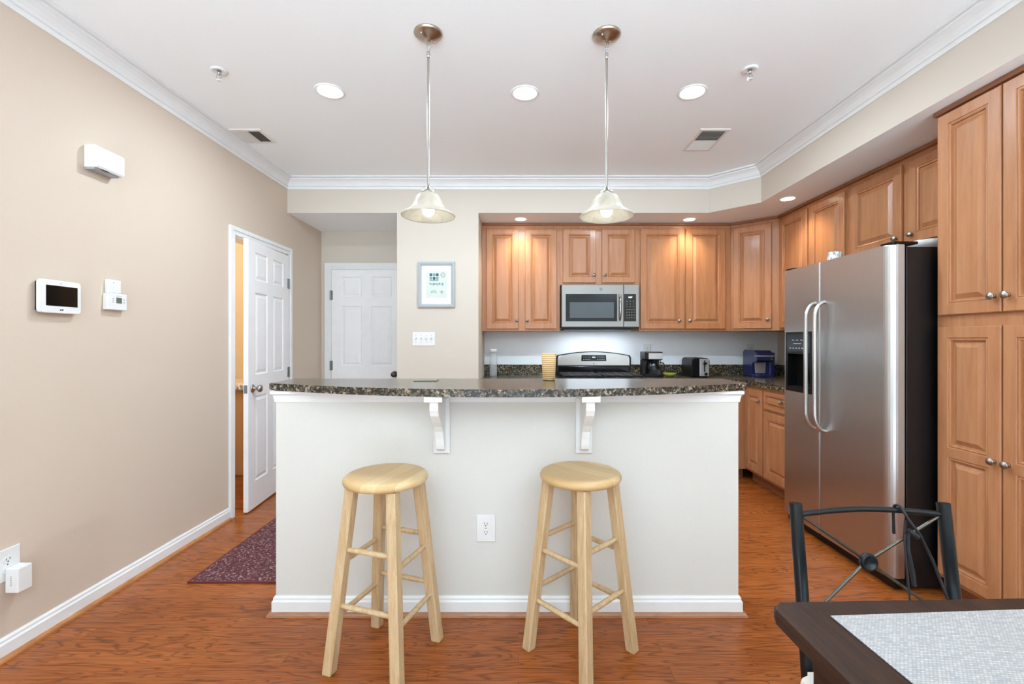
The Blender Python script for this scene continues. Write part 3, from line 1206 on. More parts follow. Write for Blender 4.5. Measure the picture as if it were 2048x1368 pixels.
# the print: generic seaside doodles on pale paper
mb = MB()
fbox(mb, fn, -0.092, 0.092, -0.118, 0.122, 0.006, 0.0066)
def q(mi, u0, u1, v0, v1):
    mb.cur = mi
    fbox(mb, fn, u0, u1, v0, v1, 0.0066, 0.0069)
for r in range(2):
    for c in range(3):
        q(1 if (r + c) % 2 else 2, -0.060 + c * 0.028, -0.037 + c * 0.028, 0.042 + r * 0.032, 0.068 + r * 0.032)
q(1, -0.060, 0.018, 0.032, 0.036)
for k in range(9):
    q((1, 2, 3)[k % 3], -0.060 + k * 0.014, -0.052 + k * 0.014, 0.0 - 0.004 * (k % 3), 0.016 - 0.003 * (k % 2))
mb.cur = 3
for rr in (0.020, 0.011):
    mb.tube([fn(0.058 + rr * math.cos(a * PI / 12), 0.085 + rr * math.sin(a * PI / 12), 0.0068) for a in range(24)], 0.0016, 6, closed=True)
mb.cur = 5
mb.tube([fn(-0.024 + 0.026 * math.cos(a * PI / 12), -0.080 + 0.026 * math.sin(a * PI / 12), 0.0068) for a in range(1, 12)], 0.0024, 6)
mb.cur = 2
mb.tube([fn(-0.024 + 0.016 * math.cos(a * PI / 12), -0.082 + 0.014 * math.sin(a * PI / 12), 0.0068) for a in range(1, 12)], 0.0020, 6)
mb.cur = 4
for k in range(5):
    a = 0.3 + 2 * PI * k / 5
    mb.tube([fn(0.048, -0.066, 0.0068), fn(0.048 + 0.02 * math.cos(a), -0.066 + 0.02 * math.sin(a), 0.0068)], [0.003, 0.001], 6)
mb.build('print', ['print_paper', 'ink_navy', 'ink_teal', 'ink_grey', 'ink_coral', 'ink_green'], pf)

# ------------------------------------------------------------------ devices on the left wall
ch = thing('door_chime', 'white box shaped door chime high on the left wall', 'door chime', (XL, 2.20, 2.09))
MB().prism([(0.0004, 2.092), (0.0004, 2.198), (0.052, 2.198), (0.064, 2.190), (0.066, 2.180), (0.066, 2.100), (0.060, 2.092)],
           lambda u, v, w: (XL + u, w, v), 2.127, 2.274, 0.003).build('housing', 'plastic_white', ch)
MB().box(XL + 0.0004, XL + 0.046, 2.132, 2.262, 2.084, 2.0918).build('sound_grille', 'marking_grey', ch)
MB().box(XL + 0.048, XL + 0.055, 2.165, 2.20, 2.0905, 2.0925).build('slot', 'slot_dark', ch)

sp_ = thing('security_panel', 'white touchscreen alarm panel with a black screen on left wall', 'alarm panel', (XL, 1.99, 1.39))
pl = []
for cx, cz, a0 in ((2.084 - 0.014, 1.534 - 0.014, 0), (1.902 + 0.014, 1.534 - 0.014, 90), (1.902 + 0.014, 1.390 + 0.014, 180), (2.084 - 0.014, 1.390 + 0.014, 270)):
    for k in range(5):
        a = math.radians(a0 + 22.5 * k)
        pl.append((cx + 0.014 * math.cos(a), cz + 0.014 * math.sin(a)))
fx = lambda u, v, w: (XL + w, u, v)
MB().prism(pl, fx, 0.014, 0.030, 0.003).build('bezel', 'plastic_white', sp_)
MB().box(XL + 0.0004, XL + 0.0139, 1.912, 2.074, 1.400, 1.524).build('back_box', 'plastic_black', sp_)
MB().box(XL + 0.0295, XL + 0.0306, 1.9285, 2.0665, 1.421, 1.510).build('screen', 'screen_black', sp_)
mb = MB()
mb.prism([(1.985, 1.4015), (1.991, 1.4015), (1.996, 1.4085), (1.990, 1.4085)], fx, 0.0300, 0.0306)
mb.prism([(1.994, 1.4015), (2.000, 1.4015), (2.004, 1.4085), (1.998, 1.4085)], fx, 0.0300, 0.0306)
mb.build('logo', 'slot_dark', sp_)
MB().cyl((XL + 0.030, 1.992, 1.5205), (XL + 0.0306, 1.992, 1.5205), 0.0022, n=10).build('camera_lens', 'slot_dark', sp_)

th = thing('thermostat', 'small white thermostat with grey display on the left wall', 'thermostat', (XL, 2.276, 1.42))
MB().box(XL + 0.0004, XL + 0.026, 2.222, 2.333, 1.4235, 1.507, 0.004).build('housing', 'plastic_white', th)
MB().box(XL + 0.0255, XL + 0.0266, 2.270, 2.302, 1.458, 1.487).build('display', 'lcd_grey', th)
mb = MB()
for k in range(3):
    mb.box(XL + 0.0258, XL + 0.0268, 2.250, 2.257, 1.460 + 0.009 * k, 1.4645 + 0.009 * k, )
for k in range(2):
    mb.box(XL + 0.0258, XL + 0.0268, 2.312, 2.318, 1.460 + 0.014 * k, 1.467 + 0.014 * k)
mb.build('buttons', 'marking_grey', th)
mb = MB()
for k in range(4):
    mb.box(XL + 0.0258, XL + 0.0264, 2.272 + 0.008 * k, 2.277 + 0.008 * k, 1.4935, 1.4965)
mb.build('marking', 'marking_grey', th)

rs = thing('wall_sensor', 'plain white sensor box mounted just above the thermostat', 'sensor', (XL, 2.27, 1.51))
MB().box(XL + 0.0004, XL + 0.020, 2.232, 2.305, 1.5078, 1.575, 0.004).build('housing', 'plastic_white', rs)
MB().cyl((XL + 0.020, 2.262, 1.560), (XL + 0.0206, 2.262, 1.560), 0.002, n=8).build('indicator', 'slot_dark', rs)

# ------------------------------------------------------------------ microwave
mw = thing('microwave', 'stainless over-the-range microwave with dark window under the short cabinet', 'microwave', (0.777, 4.48, 1.384))
MX0, MX1, MZ0, MZ1, MYF = 0.407, 1.149, 1.385, 1.803, 4.292
mb = MB().box(MX0, MX1, MYF, YB - 0.002, MZ0, MZ1, 0.003)
mb.build('body', 'plastic_black', mw)
fm = fplane((0, MYF, 0), (1, 0, 0), (0, -1, 0))
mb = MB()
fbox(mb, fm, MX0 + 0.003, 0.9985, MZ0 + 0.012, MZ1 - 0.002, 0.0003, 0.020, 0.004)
dr = mb.build('door', 'steel_shaded', mw)
mb = MB()
fbox(mb, fm, 0.448, 0.936, 1.452, 1.712, 0.0195, 0.0215, 0.001)
wn_ = mb.build('door_glass', 'black_gloss', dr)
mb = MB()
fbox(mb, fm, 0.486, 0.905, 1.484, 1.634, 0.0214, 0.0222)
tag(mb.build('window', 'window_grey', dr), 'grey see-through window')
mb = MB()
hp = []
for k in range(9):
    t_ = k / 8
    hp.append(fm(0.962, 1.462 + 0.242 * t_, 0.030 + 0.030 * math.sin(PI * t_) ** 0.6))
mb.tube(hp, 0.012, 10, rb=0.009)
tag(mb.build('handle', 'chrome', dr), 'curved chrome handle')
for z in (1.455, 1.711):
    pass
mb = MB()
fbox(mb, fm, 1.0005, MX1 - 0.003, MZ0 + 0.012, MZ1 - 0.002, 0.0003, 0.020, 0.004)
cpn = mb.build('control_section', 'steel_shaded', mw)
mb = MB()
fbox(mb, fm, 0.992 + 0.0105, 1.116, 1.452, 1.712, 0.0195, 0.0215, 0.001)
mb.build('keypad', 'black_gloss', cpn)
mb = MB()
for r in range(7):
    for c in range(4 if r > 2 else 3):
        u = 1.024 + (0.023 if r > 2 else 0.031) * c
        z = 1.640 - 0.026 * r
        fbox(mb, fm, u, u + 0.010, z, z + 0.004, 0.0214, 0.0219)
mb.build('key_marks', 'marking_grey', cpn)
text('clock_display', '8:07', fm(1.062, 1.680, 0.0218), 0.022, 'display_white', cpn)
mb = MB()
for rr in (0.012,):
    mb.tube([fm(0.783 + rr * math.cos(a * PI / 12), 1.757 + rr * math.sin(a * PI / 12), 0.0205) for a in range(24)], 0.0012, 6, closed=True)
mb.tube([fm(0.783 + 0.006 * math.cos(a * PI / 8), 1.757 + 0.006 * math.sin(a * PI / 8), 0.0205) for a in range(2, 15)], 0.001, 6)
mb.tube([fm(0.783, 1.757, 0.0205), fm(0.789, 1.757, 0.0205), fm(0.789, 1.752, 0.0205)], 0.001, 6)
tag(mb.build('emblem', 'slot_dark', dr), 'round monogram emblem')
lamp('backsplash_fill', 'AREA', (0.777, 4.42, MZ0 - 0.02), 3.5, (0.8, 0.9, 1.0), shape='RECTANGLE', size=0.6, size_y=0.2)  # added fill below the microwave to brighten the backsplash
MB().box(MX0 + 0.03, MX1 - 0.03, MYF + 0.02, YB - 0.03, MZ0 - 0.014, MZ0 - 0.0005).build('vent_base', 'plastic_black', mw)

# ------------------------------------------------------------------ range
rg = thing('gas_range', 'stainless and black range with an arched backguard behind the bar', 'stove', (0.768, 4.35, 0))
RX0, RX1 = 0.384, 1.152
RF = 4.045
MB().box(RX0, RX1, RF, YB - 0.004, 0.03, 0.905, 0.003).build('body', 'plastic_black', rg)
MB().box(RX0, RX1, RF - 0.02, YB - 0.10, 0.9055, 0.920, 0.005).build('cooktop', 'cooktop_black', rg)
fr_ = fplane((0, RF, 0), (1, 0, 0), (0, -1, 0))
mb = MB()
fbox(mb, fr_, RX0 + 0.005, RX1 - 0.005, 0.24, 0.745, 0.0005, 0.045, 0.006)
od = mb.build('oven_door', 'steel', rg)
mb = MB()
fbox(mb, fr_, RX0 + 0.12, RX1 - 0.12, 0.36, 0.60, 0.0445, 0.047)
mb.build('oven_window', 'black_gloss', od)
mb = MB().tube([fr_(RX0 + 0.06, 0.70, 0.045), fr_(RX0 + 0.07, 0.70, 0.085), fr_(RX1 - 0.07, 0.70, 0.085), fr_(RX1 - 0.06, 0.70, 0.045)], 0.012, 10)
mb.build('oven_handle', 'chrome', od)
mb = MB()
fbox(mb, fr_, RX0 + 0.005, RX1 - 0.005, 0.05, 0.232, 0.0005, 0.04, 0.006)
mb.build('storage_drawer', 'steel', rg)
mb = MB()
fbox(mb, fr_, RX0 + 0.002, RX1 - 0.002, 0.753, 0.903, 0.0005, 0.04, 0.006)
mn = mb.build('manifold_panel', 'steel', rg)
for k in range(5):
    o_ = fr_(RX0 + 0.11 + 0.137 * k, 0.83, 0.04)
    MB().lathe([(0, 0), (0.024, 0), (0.022, 0.02), (0.018, 0.026), (0, 0.026)], o_, (0, -1, 0), 18).build('burner_knob', 'plastic_black', mn)
# cast iron grates
for gx0, gx1 in ((RX0 + 0.03, RX0 + 0.365), (RX1 - 0.365, RX1 - 0.03)):
    mb = MB()
    gy0, gy1, gz = RF + 0.04, YB - 0.15, 0.946
    mb.tube([(gx0, gy0, gz), (gx1, gy0, gz), (gx1, gy1, gz), (gx0, gy1, gz)], 0.007, 6, closed=True)
    for k in range(1, 4):
        x = gx0 + (gx1 - gx0) * k / 4
        mb.tube([(x, gy0, gz), (x, gy1, gz)], 0.006, 6)
    for k in range(1, 4):
        y = gy0 + (gy1 - gy0) * k / 4
        mb.tube([(gx0, y, gz), (gx1, y, gz)], 0.006, 6)
    for x in (gx0, gx1):
        for y in (gy0, gy1):
            mb.cyl((x, y, 0.9205), (x, y, gz), 0.008, n=8)
    mb.build('grate', 'grate_iron', rg)
for bx in (RX0 + 0.2, RX1 - 0.2):
    for by in (RF + 0.15, RF + 0.40):
        MB().lathe([(0.045, 0), (0.045, 0.008), (0.03, 0.010), (0.03, 0.018), (0, 0.018)], (bx, by, 0.9203), (0, 0, 1), 20).build('burner', 'grate_iron', rg)
# backguard
def arch(x0, x1, z0, zs, zc, rc=0.02, n=18):
    p = [(x0, z0), (x1, z0)]
    for i in range(n + 1):
        t_ = i / n
        x = x1 + (x0 - x1) * t_
        z = zs + (zc - zs) * (1 - (2 * t_ - 1) ** 2)
        if i == 0 or i == n:
            z -= rc
        p.append((x, z))
        if i == 0:
            p.append((x1 - rc * 0.6, zs + (zc - zs) * 0.07))
        if i == n - 1:
            p.append((x0 + rc * 0.6, zs + (zc - zs) * 0.07))
    return p
fb = lambda u, v, w: (u, YB - 0.004 - w, v)
mb = MB().prism(arch(RX0, RX1, 0.9055, 1.115, 1.158), fb, 0.0, 0.080, 0.003)
bgd = mb.build('backguard', 'plastic_black', rg)
mb = MB().prism(arch(RX0 + 0.016, RX1 - 0.016, 1.012, 1.108, 1.150, 0.018), fb, 0.0795, 0.094, 0.005)
tag(mb.build('steel_panel', 'steel_bright', bgd), 'arched stainless panel')
mb = MB().prism([(RX0 + 0.03, 0.93), (RX1 - 0.03, 0.93), (RX1 - 0.03, 1.004), (RX0 + 0.03, 1.004)], fb, 0.0795, 0.086, 0.003)
mb.build('lower_panel', 'black_gloss', bgd)
mb = MB().prism([(0.640, 1.060), (0.896, 1.060), (0.892, 1.122), (0.644, 1.122)], fb, 0.0935, 0.0975, 0.003)
mb.build('control_panel', 'black_gloss', bgd)
mb = MB()
for k in range(14):
    if k in (5, 6, 7, 8):
        continue
    for r in range(2):
        u = 0.660 + 0.016 * k
        mb.prism([(u, 1.075 + 0.024 * r), (u + 0.008, 1.075 + 0.024 * r), (u + 0.008, 1.079 + 0.024 * r), (u, 1.079 + 0.024 * r)], fb, 0.0974, 0.0980)
mb.prism([(0.752, 1.092), (0.784, 1.092), (0.784, 1.106), (0.752, 1.106)], fb, 0.0974, 0.0980)
mb.build('key_marks', 'marking_grey', bgd)
mb = MB().prism([(0.762, 1.036), (0.768, 1.028), (0.774, 1.036), (0.768, 1.044)], fb, 0.0938, 0.0944)
mb.build('emblem', 'slot_dark', bgd)

# ------------------------------------------------------------------ refrigerator
fg = thing('refrigerator', 'stainless side-by-side refrigerator with black sides and water dispenser', 'refrigerator', (2.28, 2.72, 0))
FX, FY0, FY1 = 1.872, 2.268, 3.188
SEAM = 2.797
MB().box(1.958, 2.66, FY0 + 0.004, FY1 - 0.004, 0.022, 1.744, 0.004).build('cabinet', 'fridge_black', fg)
MB().box(1.905, 1.957, FY0 + 0.01, FY1 - 0.01, 0.012, 0.062, 0.004).build('toe_grille', 'plastic_black', fg)


def door_plan(y0, y1, r0, r1):
    """plan outline (x, y) of a fridge door: soft bow in front, rounded outer edges"""
    p = []
    for k in range(7):
        a = PI / 2 * k / 6
        p.append((FX + r0 - r0 * math.sin(a), y0 + r0 - r0 * math.cos(a)))
    for k in range(7):
        a = PI / 2 * k / 6
        p.append((FX + r1 - r1 * math.cos(a), y1 - r1 + r1 * math.sin(a)))
    p.append((1.946, y1))
    p.append((1.946, y0))
    return p


ZF0, ZF1 = 0.068, 1.756
mb = MB().prism(door_plan(FY0, SEAM - 0.003, 0.042, 0.010), XY, ZF0, ZF1, 0.004)
fd = mb.build('fresh_food_door', 'steel', fg)
fd['label'] = 'wide right door'
MB().box(1.9465, 1.9575, FY0 + 0.010, FY1 - 0.010, ZF0 + 0.01, ZF1 - 0.02).build('gasket', 'plastic_black', fg)
mb = MB()
DQ0, DQ1, DV0, DV1 = 2.862, 3.146, 0.925, 1.328
plan = door_plan(SEAM + 0.003, FY1, 0.010, 0.030)
mb.prism(plan, XY, ZF0, DV0, 0.0)
mb.prism(plan, XY, DV1, ZF1, 0.0)
mb.prism([(FX, DQ0)] + [(1.946, DQ0), (1.946, SEAM + 0.003), (FX + 0.010, SEAM + 0.003), (FX + 0.003, SEAM + 0.006), (FX, SEAM + 0.013)], XY, DV0, DV1)
mb.prism([(FX, DQ1), (FX, FY1 - 0.030), (FX + 0.009, FY1 - 0.009), (FX + 0.030, FY1), (1.946, FY1), (1.946, DQ1)], XY, DV0, DV1)
fz = mb.build('freezer_door', 'steel', fg)
fz['label'] = 'narrow left door with the dispenser'
# dispenser: frame, control face, hollow with nozzle and paddle
ds = bpy.data.objects.new('dispenser_frame', None)
bpy.data.objects.remove(ds)
ff = fplane((FX, DQ1, DV0), (0, -1, 0), (-1, 0, 0))
DW, DH = DQ1 - DQ0, DV1 - DV0
mb = MB()
cu0, cu1, cv0, cv1 = 0.026, DW - 0.026, 0.035, 0.255
for a, b, c, d, w0 in ((0, DW, 0, cv0, -0.07), (0, DW, cv1, DH, -0.07), (0, cu0, cv0, cv1, -0.07), (cu1, DW, cv0, cv1, -0.07), (cu0, cu1, cv0, cv1, -0.073)):
    fbox(mb, ff, a, b, c, d, w0, 0.004 if w0 == -0.07 else -0.062)
tag(mb.build('dispenser', 'plastic_black', fz), 'black recessed ice and water dispenser')
mb = MB()
fbox(mb, ff, 0.02, DW - 0.02, 0.262, DH - 0.014, 0.0038, 0.006, 0.001)
mb.build('dispenser_controls', 'black_gloss', fz)
mb = MB()
for k in range(6):
    fbox(mb, ff, 0.05 + 0.032 * k, 0.066 + 0.032 * k, 0.290, 0.297, 0.0058, 0.0064)
for k in range(3):
    fbox(mb, ff, 0.075 + 0.045 * k, 0.10 + 0.045 * k, 0.345, 0.350, 0.0058, 0.0064)
fbox(mb, ff, 0.09, 0.175, 0.322, 0.327, 0.0058, 0.0064)
mb.build('control_marks', 'marking_grey', fz)
mb = MB()
mb.cyl(ff(DW * 0.55, 0.235, -0.035), ff(DW * 0.55, 0.06, -0.050), 0.012, 0.016, n=12)
mb.build('paddle', 'black_gloss', fz)
mb = MB().lathe([(0, 0), (0.016, 0), (0.016, 0.025), (0, 0.025)], ff(DW * 0.72, 0.20, -0.05), (0, 0, 1), 14)
mb.build('nozzle', 'silver_plastic', fz)


def fridge_handle(y, parent):
    pts = []
    zt, zb, so = 1.505, 0.715, 0.062
    for k in range(9):
        a = PI / 2 * k / 8
        pts.append((FX - so * math.sin(a), y, zt - 0.10 * (1 - math.cos(a))))
    for k in range(9):
        a = PI / 2 * (1 - k / 8)
        pts.append((FX - so * math.sin(a), y, zb + 0.10 * (1 - math.cos(a))))
    mb = MB().tube(pts, 0.0125, 12)
    tag(mb.build('handle', 'steel_bright', parent), 'tall bowed steel handle')


fridge_handle(2.752, fd)
fridge_handle(2.836, fz)
for y0, y1 in ((FY0 + 0.004, FY0 + 0.085), (FY1 - 0.085, FY1 - 0.004)):
    MB().box(1.89, 2.02, y0, y1, 1.757, 1.772, 0.004).build('hinge_cover', 'plastic_black', fg)

# ------------------------------------------------------------------ small things on the kitchen counter
cm = thing('coffee_maker', 'black drip coffee maker with steel band and glass carafe', 'coffee maker', (1.31, 4.44, CT))
x0, x1, y0, y1 = 1.222, 1.396, 4.34, 4.53
MB().box(x0, x1, y0, y1, CT + 0.0005, CT + 0.028, 0.006).build('base', 'plastic_black', cm)
MB().box(x0, x1, y1 - 0.075, y1, CT + 0.028, CT + 0.166, 0.006).build('water_tank', 'plastic_black', cm)
mb = MB().box(x0, x1, y0 + 0.006, y1, CT + 0.166, CT + 0.246, 0.010, 3)
mb.build('brew_head', 'plastic_black', cm)
MB().box(x0 + 0.034, x1 - 0.004, y0 + 0.001, y0 + 0.0075, CT + 0.174, CT + 0.232, 0.002).build('steel_band', 'steel_bright', cm)
MB().lathe([(0.0, 0.002), (0.050, 0.002), (0.060, 0.02), (0.062, 0.055), (0.054, 0.09), (0.044, 0.105), (0.042, 0.115), (0.0, 0.115)],
           ((x0 + x1) / 2 + 0.014, y0 + 0.063, CT + 0.028), (0, 0, 1), 28).build('carafe', 'carafe_glass', cm)
MB().lathe([(0.0, 0.115), (0.046, 0.115), (0.046, 0.128), (0.0, 0.132)], ((x0 + x1) / 2 + 0.014, y0 + 0.063, CT + 0.028), (0, 0, 1), 24).build('carafe_lid', 'plastic_black', cm)
mb = MB().tube([(x1 - 0.012, y0 + 0.05, CT + 0.140), (x1 + 0.012, y0 + 0.035, CT + 0.135), (x1 + 0.024, y0 + 0.03, CT + 0.11), (x1 + 0.016, y0 + 0.03, CT + 0.07), (x1 - 0.010, y0 + 0.045, CT + 0.055)], 0.006, 8)
mb.build('carafe_handle', 'plastic_black', cm)
mb = MB().tube([(x1 - 0.003, y1 - 0.03, CT + 0.19), (x1 + 0.02, y1 - 0.02, CT + 0.18), (x1 + 0.032, y1, CT + 0.14), (x1 + 0.028, y1 + 0.02, CT + 0.08), (x1 + 0.045, y1 + 0.02, CT + 0.03), (x1 + 0.08, y1 + 0.03, CT + 0.006)], 0.004, 8)
mb.build('power_cord', 'cord_black', cm)

MB_ = MB().lathe([(0, 0.004), (0.028, 0.004), (0.05, 0.022), (0.060, 0.040), (0.056, 0.042), (0.045, 0.026), (0.026, 0.010), (0, 0.010)], (1.475, 4.40, CT - 0.0035), (0, 0, 1), 28)
tag(MB_.build('bowl', 'bowl_green'), 'shallow yellow-green dish on counter right of the coffee maker', 'bowl')

ts = thing('toaster', 'two slot toaster with black side and silver end on the counter', 'toaster', (1.74, 4.43, CT))
tx0, tx1, ty0, ty1 = 1.657, 1.826, 4.30, 4.57
sec = []
for k in range(7):
    a = PI / 2 * k / 6
    sec.append((tx1 - 0.03 + 0.03 * math.cos(a), CT + 0.157 + 0.03 * math.sin(a)))
for k in range(7):
    a = PI / 2 * (1 + k / 6)
    sec.append((tx0 + 0.03 + 0.03 * math.cos(a), CT + 0.157 + 0.03 * math.sin(a)))
sec += [(tx0, CT + 0.012), (tx1, CT + 0.012)]
MB().prism(sec, lambda u, v, w: (u, w, v), ty0, ty1, 0.006).build('body', 'plastic_black', ts)
MB().box(tx0 + 0.072, tx1 - 0.008, ty0 - 0.010, ty0 + 0.004, CT + 0.014, CT + 0.180, 0.004).build('end_panel', 'silver_plastic', ts)
MB().box(tx0 + 0.110, tx0 + 0.124, ty0 - 0.0112, ty0 - 0.009, CT + 0.055, CT + 0.165).build('lever_slot', 'slot_dark', ts)
MB().box(tx0 + 0.100, tx0 + 0.134, ty0 - 0.030, ty0 - 0.0115, CT + 0.128, CT + 0.148, 0.004).build('lever', 'plastic_black', ts)
MB().lathe([(0, 0), (0.015, 0), (0.013, 0.014), (0, 0.014)], (tx0 + 0.128, ty0 - 0.0105, CT + 0.036), (0, -1, 0), 18).build('browning_dial', 'plastic_black', ts)
mb = MB()
for k in range(3):
    mb.box(tx0 + 0.082, tx0 + 0.092, ty0 - 0.0108, ty0 - 0.0095, CT + 0.030 + 0.022 * k, CT + 0.040 + 0.022 * k)
mb.build('buttons', 'marking_grey', ts)
mb = MB()
for xx in (tx0 + 0.05, tx1 - 0.05):
    mb.box(xx - 0.014, xx + 0.014, ty0 + 0.05, ty1 - 0.04, CT + 0.1865, CT + 0.1885)
mb.build('bread_slots', 'slot_dark', ts)
MB().box(tx0 + 0.012, tx1 - 0.012, ty0 + 0.02, ty1 - 0.02, CT + 0.0005, CT + 0.0118).build('foot', 'plastic_black', ts)
mb = MB()
for k in range(3):
    ox = tx1 + 0.026 + 0.006 * k
    mb.tube([(ox + 0.018 * math.cos(a * PI / 6), ty1 - 0.02 + 0.008 * k, CT + 0.10 + 0.045 * math.sin(a * PI / 6)) for a in range(12)], 0.004, 6, closed=True)
mb.tube([(tx1 + 0.03, ty1 - 0.02, CT + 0.055), (tx1 + 0.02, ty1 - 0.01, CT + 0.03), (tx1 - 0.004, ty1 - 0.03, CT + 0.03)], 0.004, 6)
tag(mb.build('power_cord', 'cord_black', ts), 'bundled black cord')

kb = thing('pod_brewer', 'navy blue single cup pod brewer in the counter corner', 'coffee maker', (2.38, 4.45, CT))
kx0, kx1, ky0, ky1 = 2.292, 2.478, 4.31, 4.60
prof = [(ky1, CT + 0.002), (ky1, CT + 0.245), (ky1 - 0.03, CT + 0.262), (ky0 + 0.06, CT + 0.258), (ky0 + 0.015, CT + 0.235), (ky0 + 0.012, CT + 0.165),
        (ky0 + 0.030, CT + 0.150), (ky0 + 0.105, CT + 0.145), (ky0 + 0.110, CT + 0.03), (ky0 + 0.105, CT + 0.002)]
mb = MB().prism(prof, lambda u, v, w: (w, u, v), kx0, kx1 - 0.03, 0.006)
mb.build('body', 'pod_blue', kb)
MB().box(kx1 - 0.029, kx1 + 0.022, ky0 + 0.07, ky1 - 0.01, CT + 0.002, CT + 0.238, 0.012, 3).build('water_tank', 'pod_blue', kb)
MB().box(kx0 + 0.004, kx1 - 0.034, ky0, ky0 + 0.1045, CT + 0.0015, CT + 0.026, 0.006).build('drip_tray', 'pod_blue', kb)
mb = MB().prism([(kx0 + 0.030, CT + 0.034), (kx1 - 0.058, CT + 0.034), (kx1 - 0.052, CT + 0.142), (kx0 + 0.024, CT + 0.142)], lambda u, v, w: (u, w, v), ky0 + 0.100, ky0 + 0.1085, 0.003)
mb.build('cup_backplate', 'silver_plastic', kb)
mb = MB().tube([(kx0 - 0.004, ky0 + 0.06, CT + 0.205), (kx0 - 0.008, ky0 - 0.004, CT + 0.206), (kx0 + 0.02, ky0 - 0.022, CT + 0.206), (kx1 - 0.06, ky0 - 0.022, CT + 0.206), (kx1 - 0.026, ky0 - 0.004, CT + 0.206), (kx1 - 0.026, ky0 + 0.05, CT + 0.205)], 0.006, 8)
mb.build('lid_handle', 'silver_plastic', kb)
mb = MB()
for k in range(3):
    mb.cyl((kx1 - 0.046, ky0 + 0.013, CT + 0.172 + 0.017 * k), (kx1 - 0.046, ky0 + 0.010, CT + 0.172 + 0.017 * k), 0.005, n=10)
mb.build('buttons', 'marking_grey', kb)

bt = thing('storage_bottle', 'tall clear plastic bottle with white cap on counter beside the column', 'bottle', (-0.25, 4.48, CT))
MB().lathe([(0, 0.001), (0.034, 0.001), (0.037, 0.006), (0.037, 0.225), (0.033, 0.238), (0.030, 0.238), (0.034, 0.222), (0.034, 0.008), (0, 0.006)], (-0.25, 4.48, CT), (0, 0, 1), 28).build('bottle_body', 'clear_plastic', bt)
MB().lathe([(0, 0.2385), (0.036, 0.2385), (0.036, 0.268), (0.032, 0.272), (0, 0.272)], (-0.25, 4.48, CT), (0, 0, 1), 24).build('cap', 'cap_white', bt)

# ------------------------------------------------------------------ on the bar top
tb = MB().lathe([(0, 0.001), (0.030, 0.001), (0.0315, 0.004), (0.0375, 0.134), (0.0345, 0.134), (0.029, 0.010), (0, 0.008)], (0.153, 2.268, 1.0702), (0, 0, 1), 30)
tag(tb.build('tumbler', 'tumbler_tan'), 'tapered tan ribbed tumbler standing at back edge of the bar top', 'cup')
mb = MB().box(-0.515, -0.402, 2.20, 2.265, 1.0703, 1.0745, 0.001)
tag(mb.build('card', 'card_dark'), 'small flat tan card lying on left half of the bar top', 'card')

# ------------------------------------------------------------------ on top of the refrigerator
mg = thing('mug', 'grey and white marbled mug on top of the refrigerator', 'mug', (2.02, 2.87, 1.745))
MB().lathe([(0, 0.001), (0.034, 0.001), (0.038, 0.006), (0.040, 0.088), (0.036, 0.088), (0.034, 0.010), (0, 0.008)], (2.02, 2.87, 1.745), (0, 0, 1), 28).build('cup', 'mug_pattern', mg)
MB().tube([(2.02 + 0.000, 2.87 + 0.036, 1.745 + 0.072), (2.02 - 0.004, 2.87 + 0.06, 1.745 + 0.068), (2.02 - 0.004, 2.87 + 0.066, 1.745 + 0.045), (2.02 - 0.004, 2.87 + 0.058, 1.745 + 0.024), (2.02, 2.87 + 0.034, 1.745 + 0.020)], 0.006, 8).build('handle', 'mug_pattern', mg)
mb = MB().lathe([(0, 0.001), (0.06, 0.001), (0.10, 0.030), (0.125, 0.058), (0.121, 0.059), (0.095, 0.034), (0.056, 0.006), (0, 0.006)], (2.24, 2.44, 1.745), (0, 0, 1), 36)
tag(mb.build('serving_bowl', 'ceramic_white'), 'white bowl on top of the refrigerator near the pantry', 'bowl')

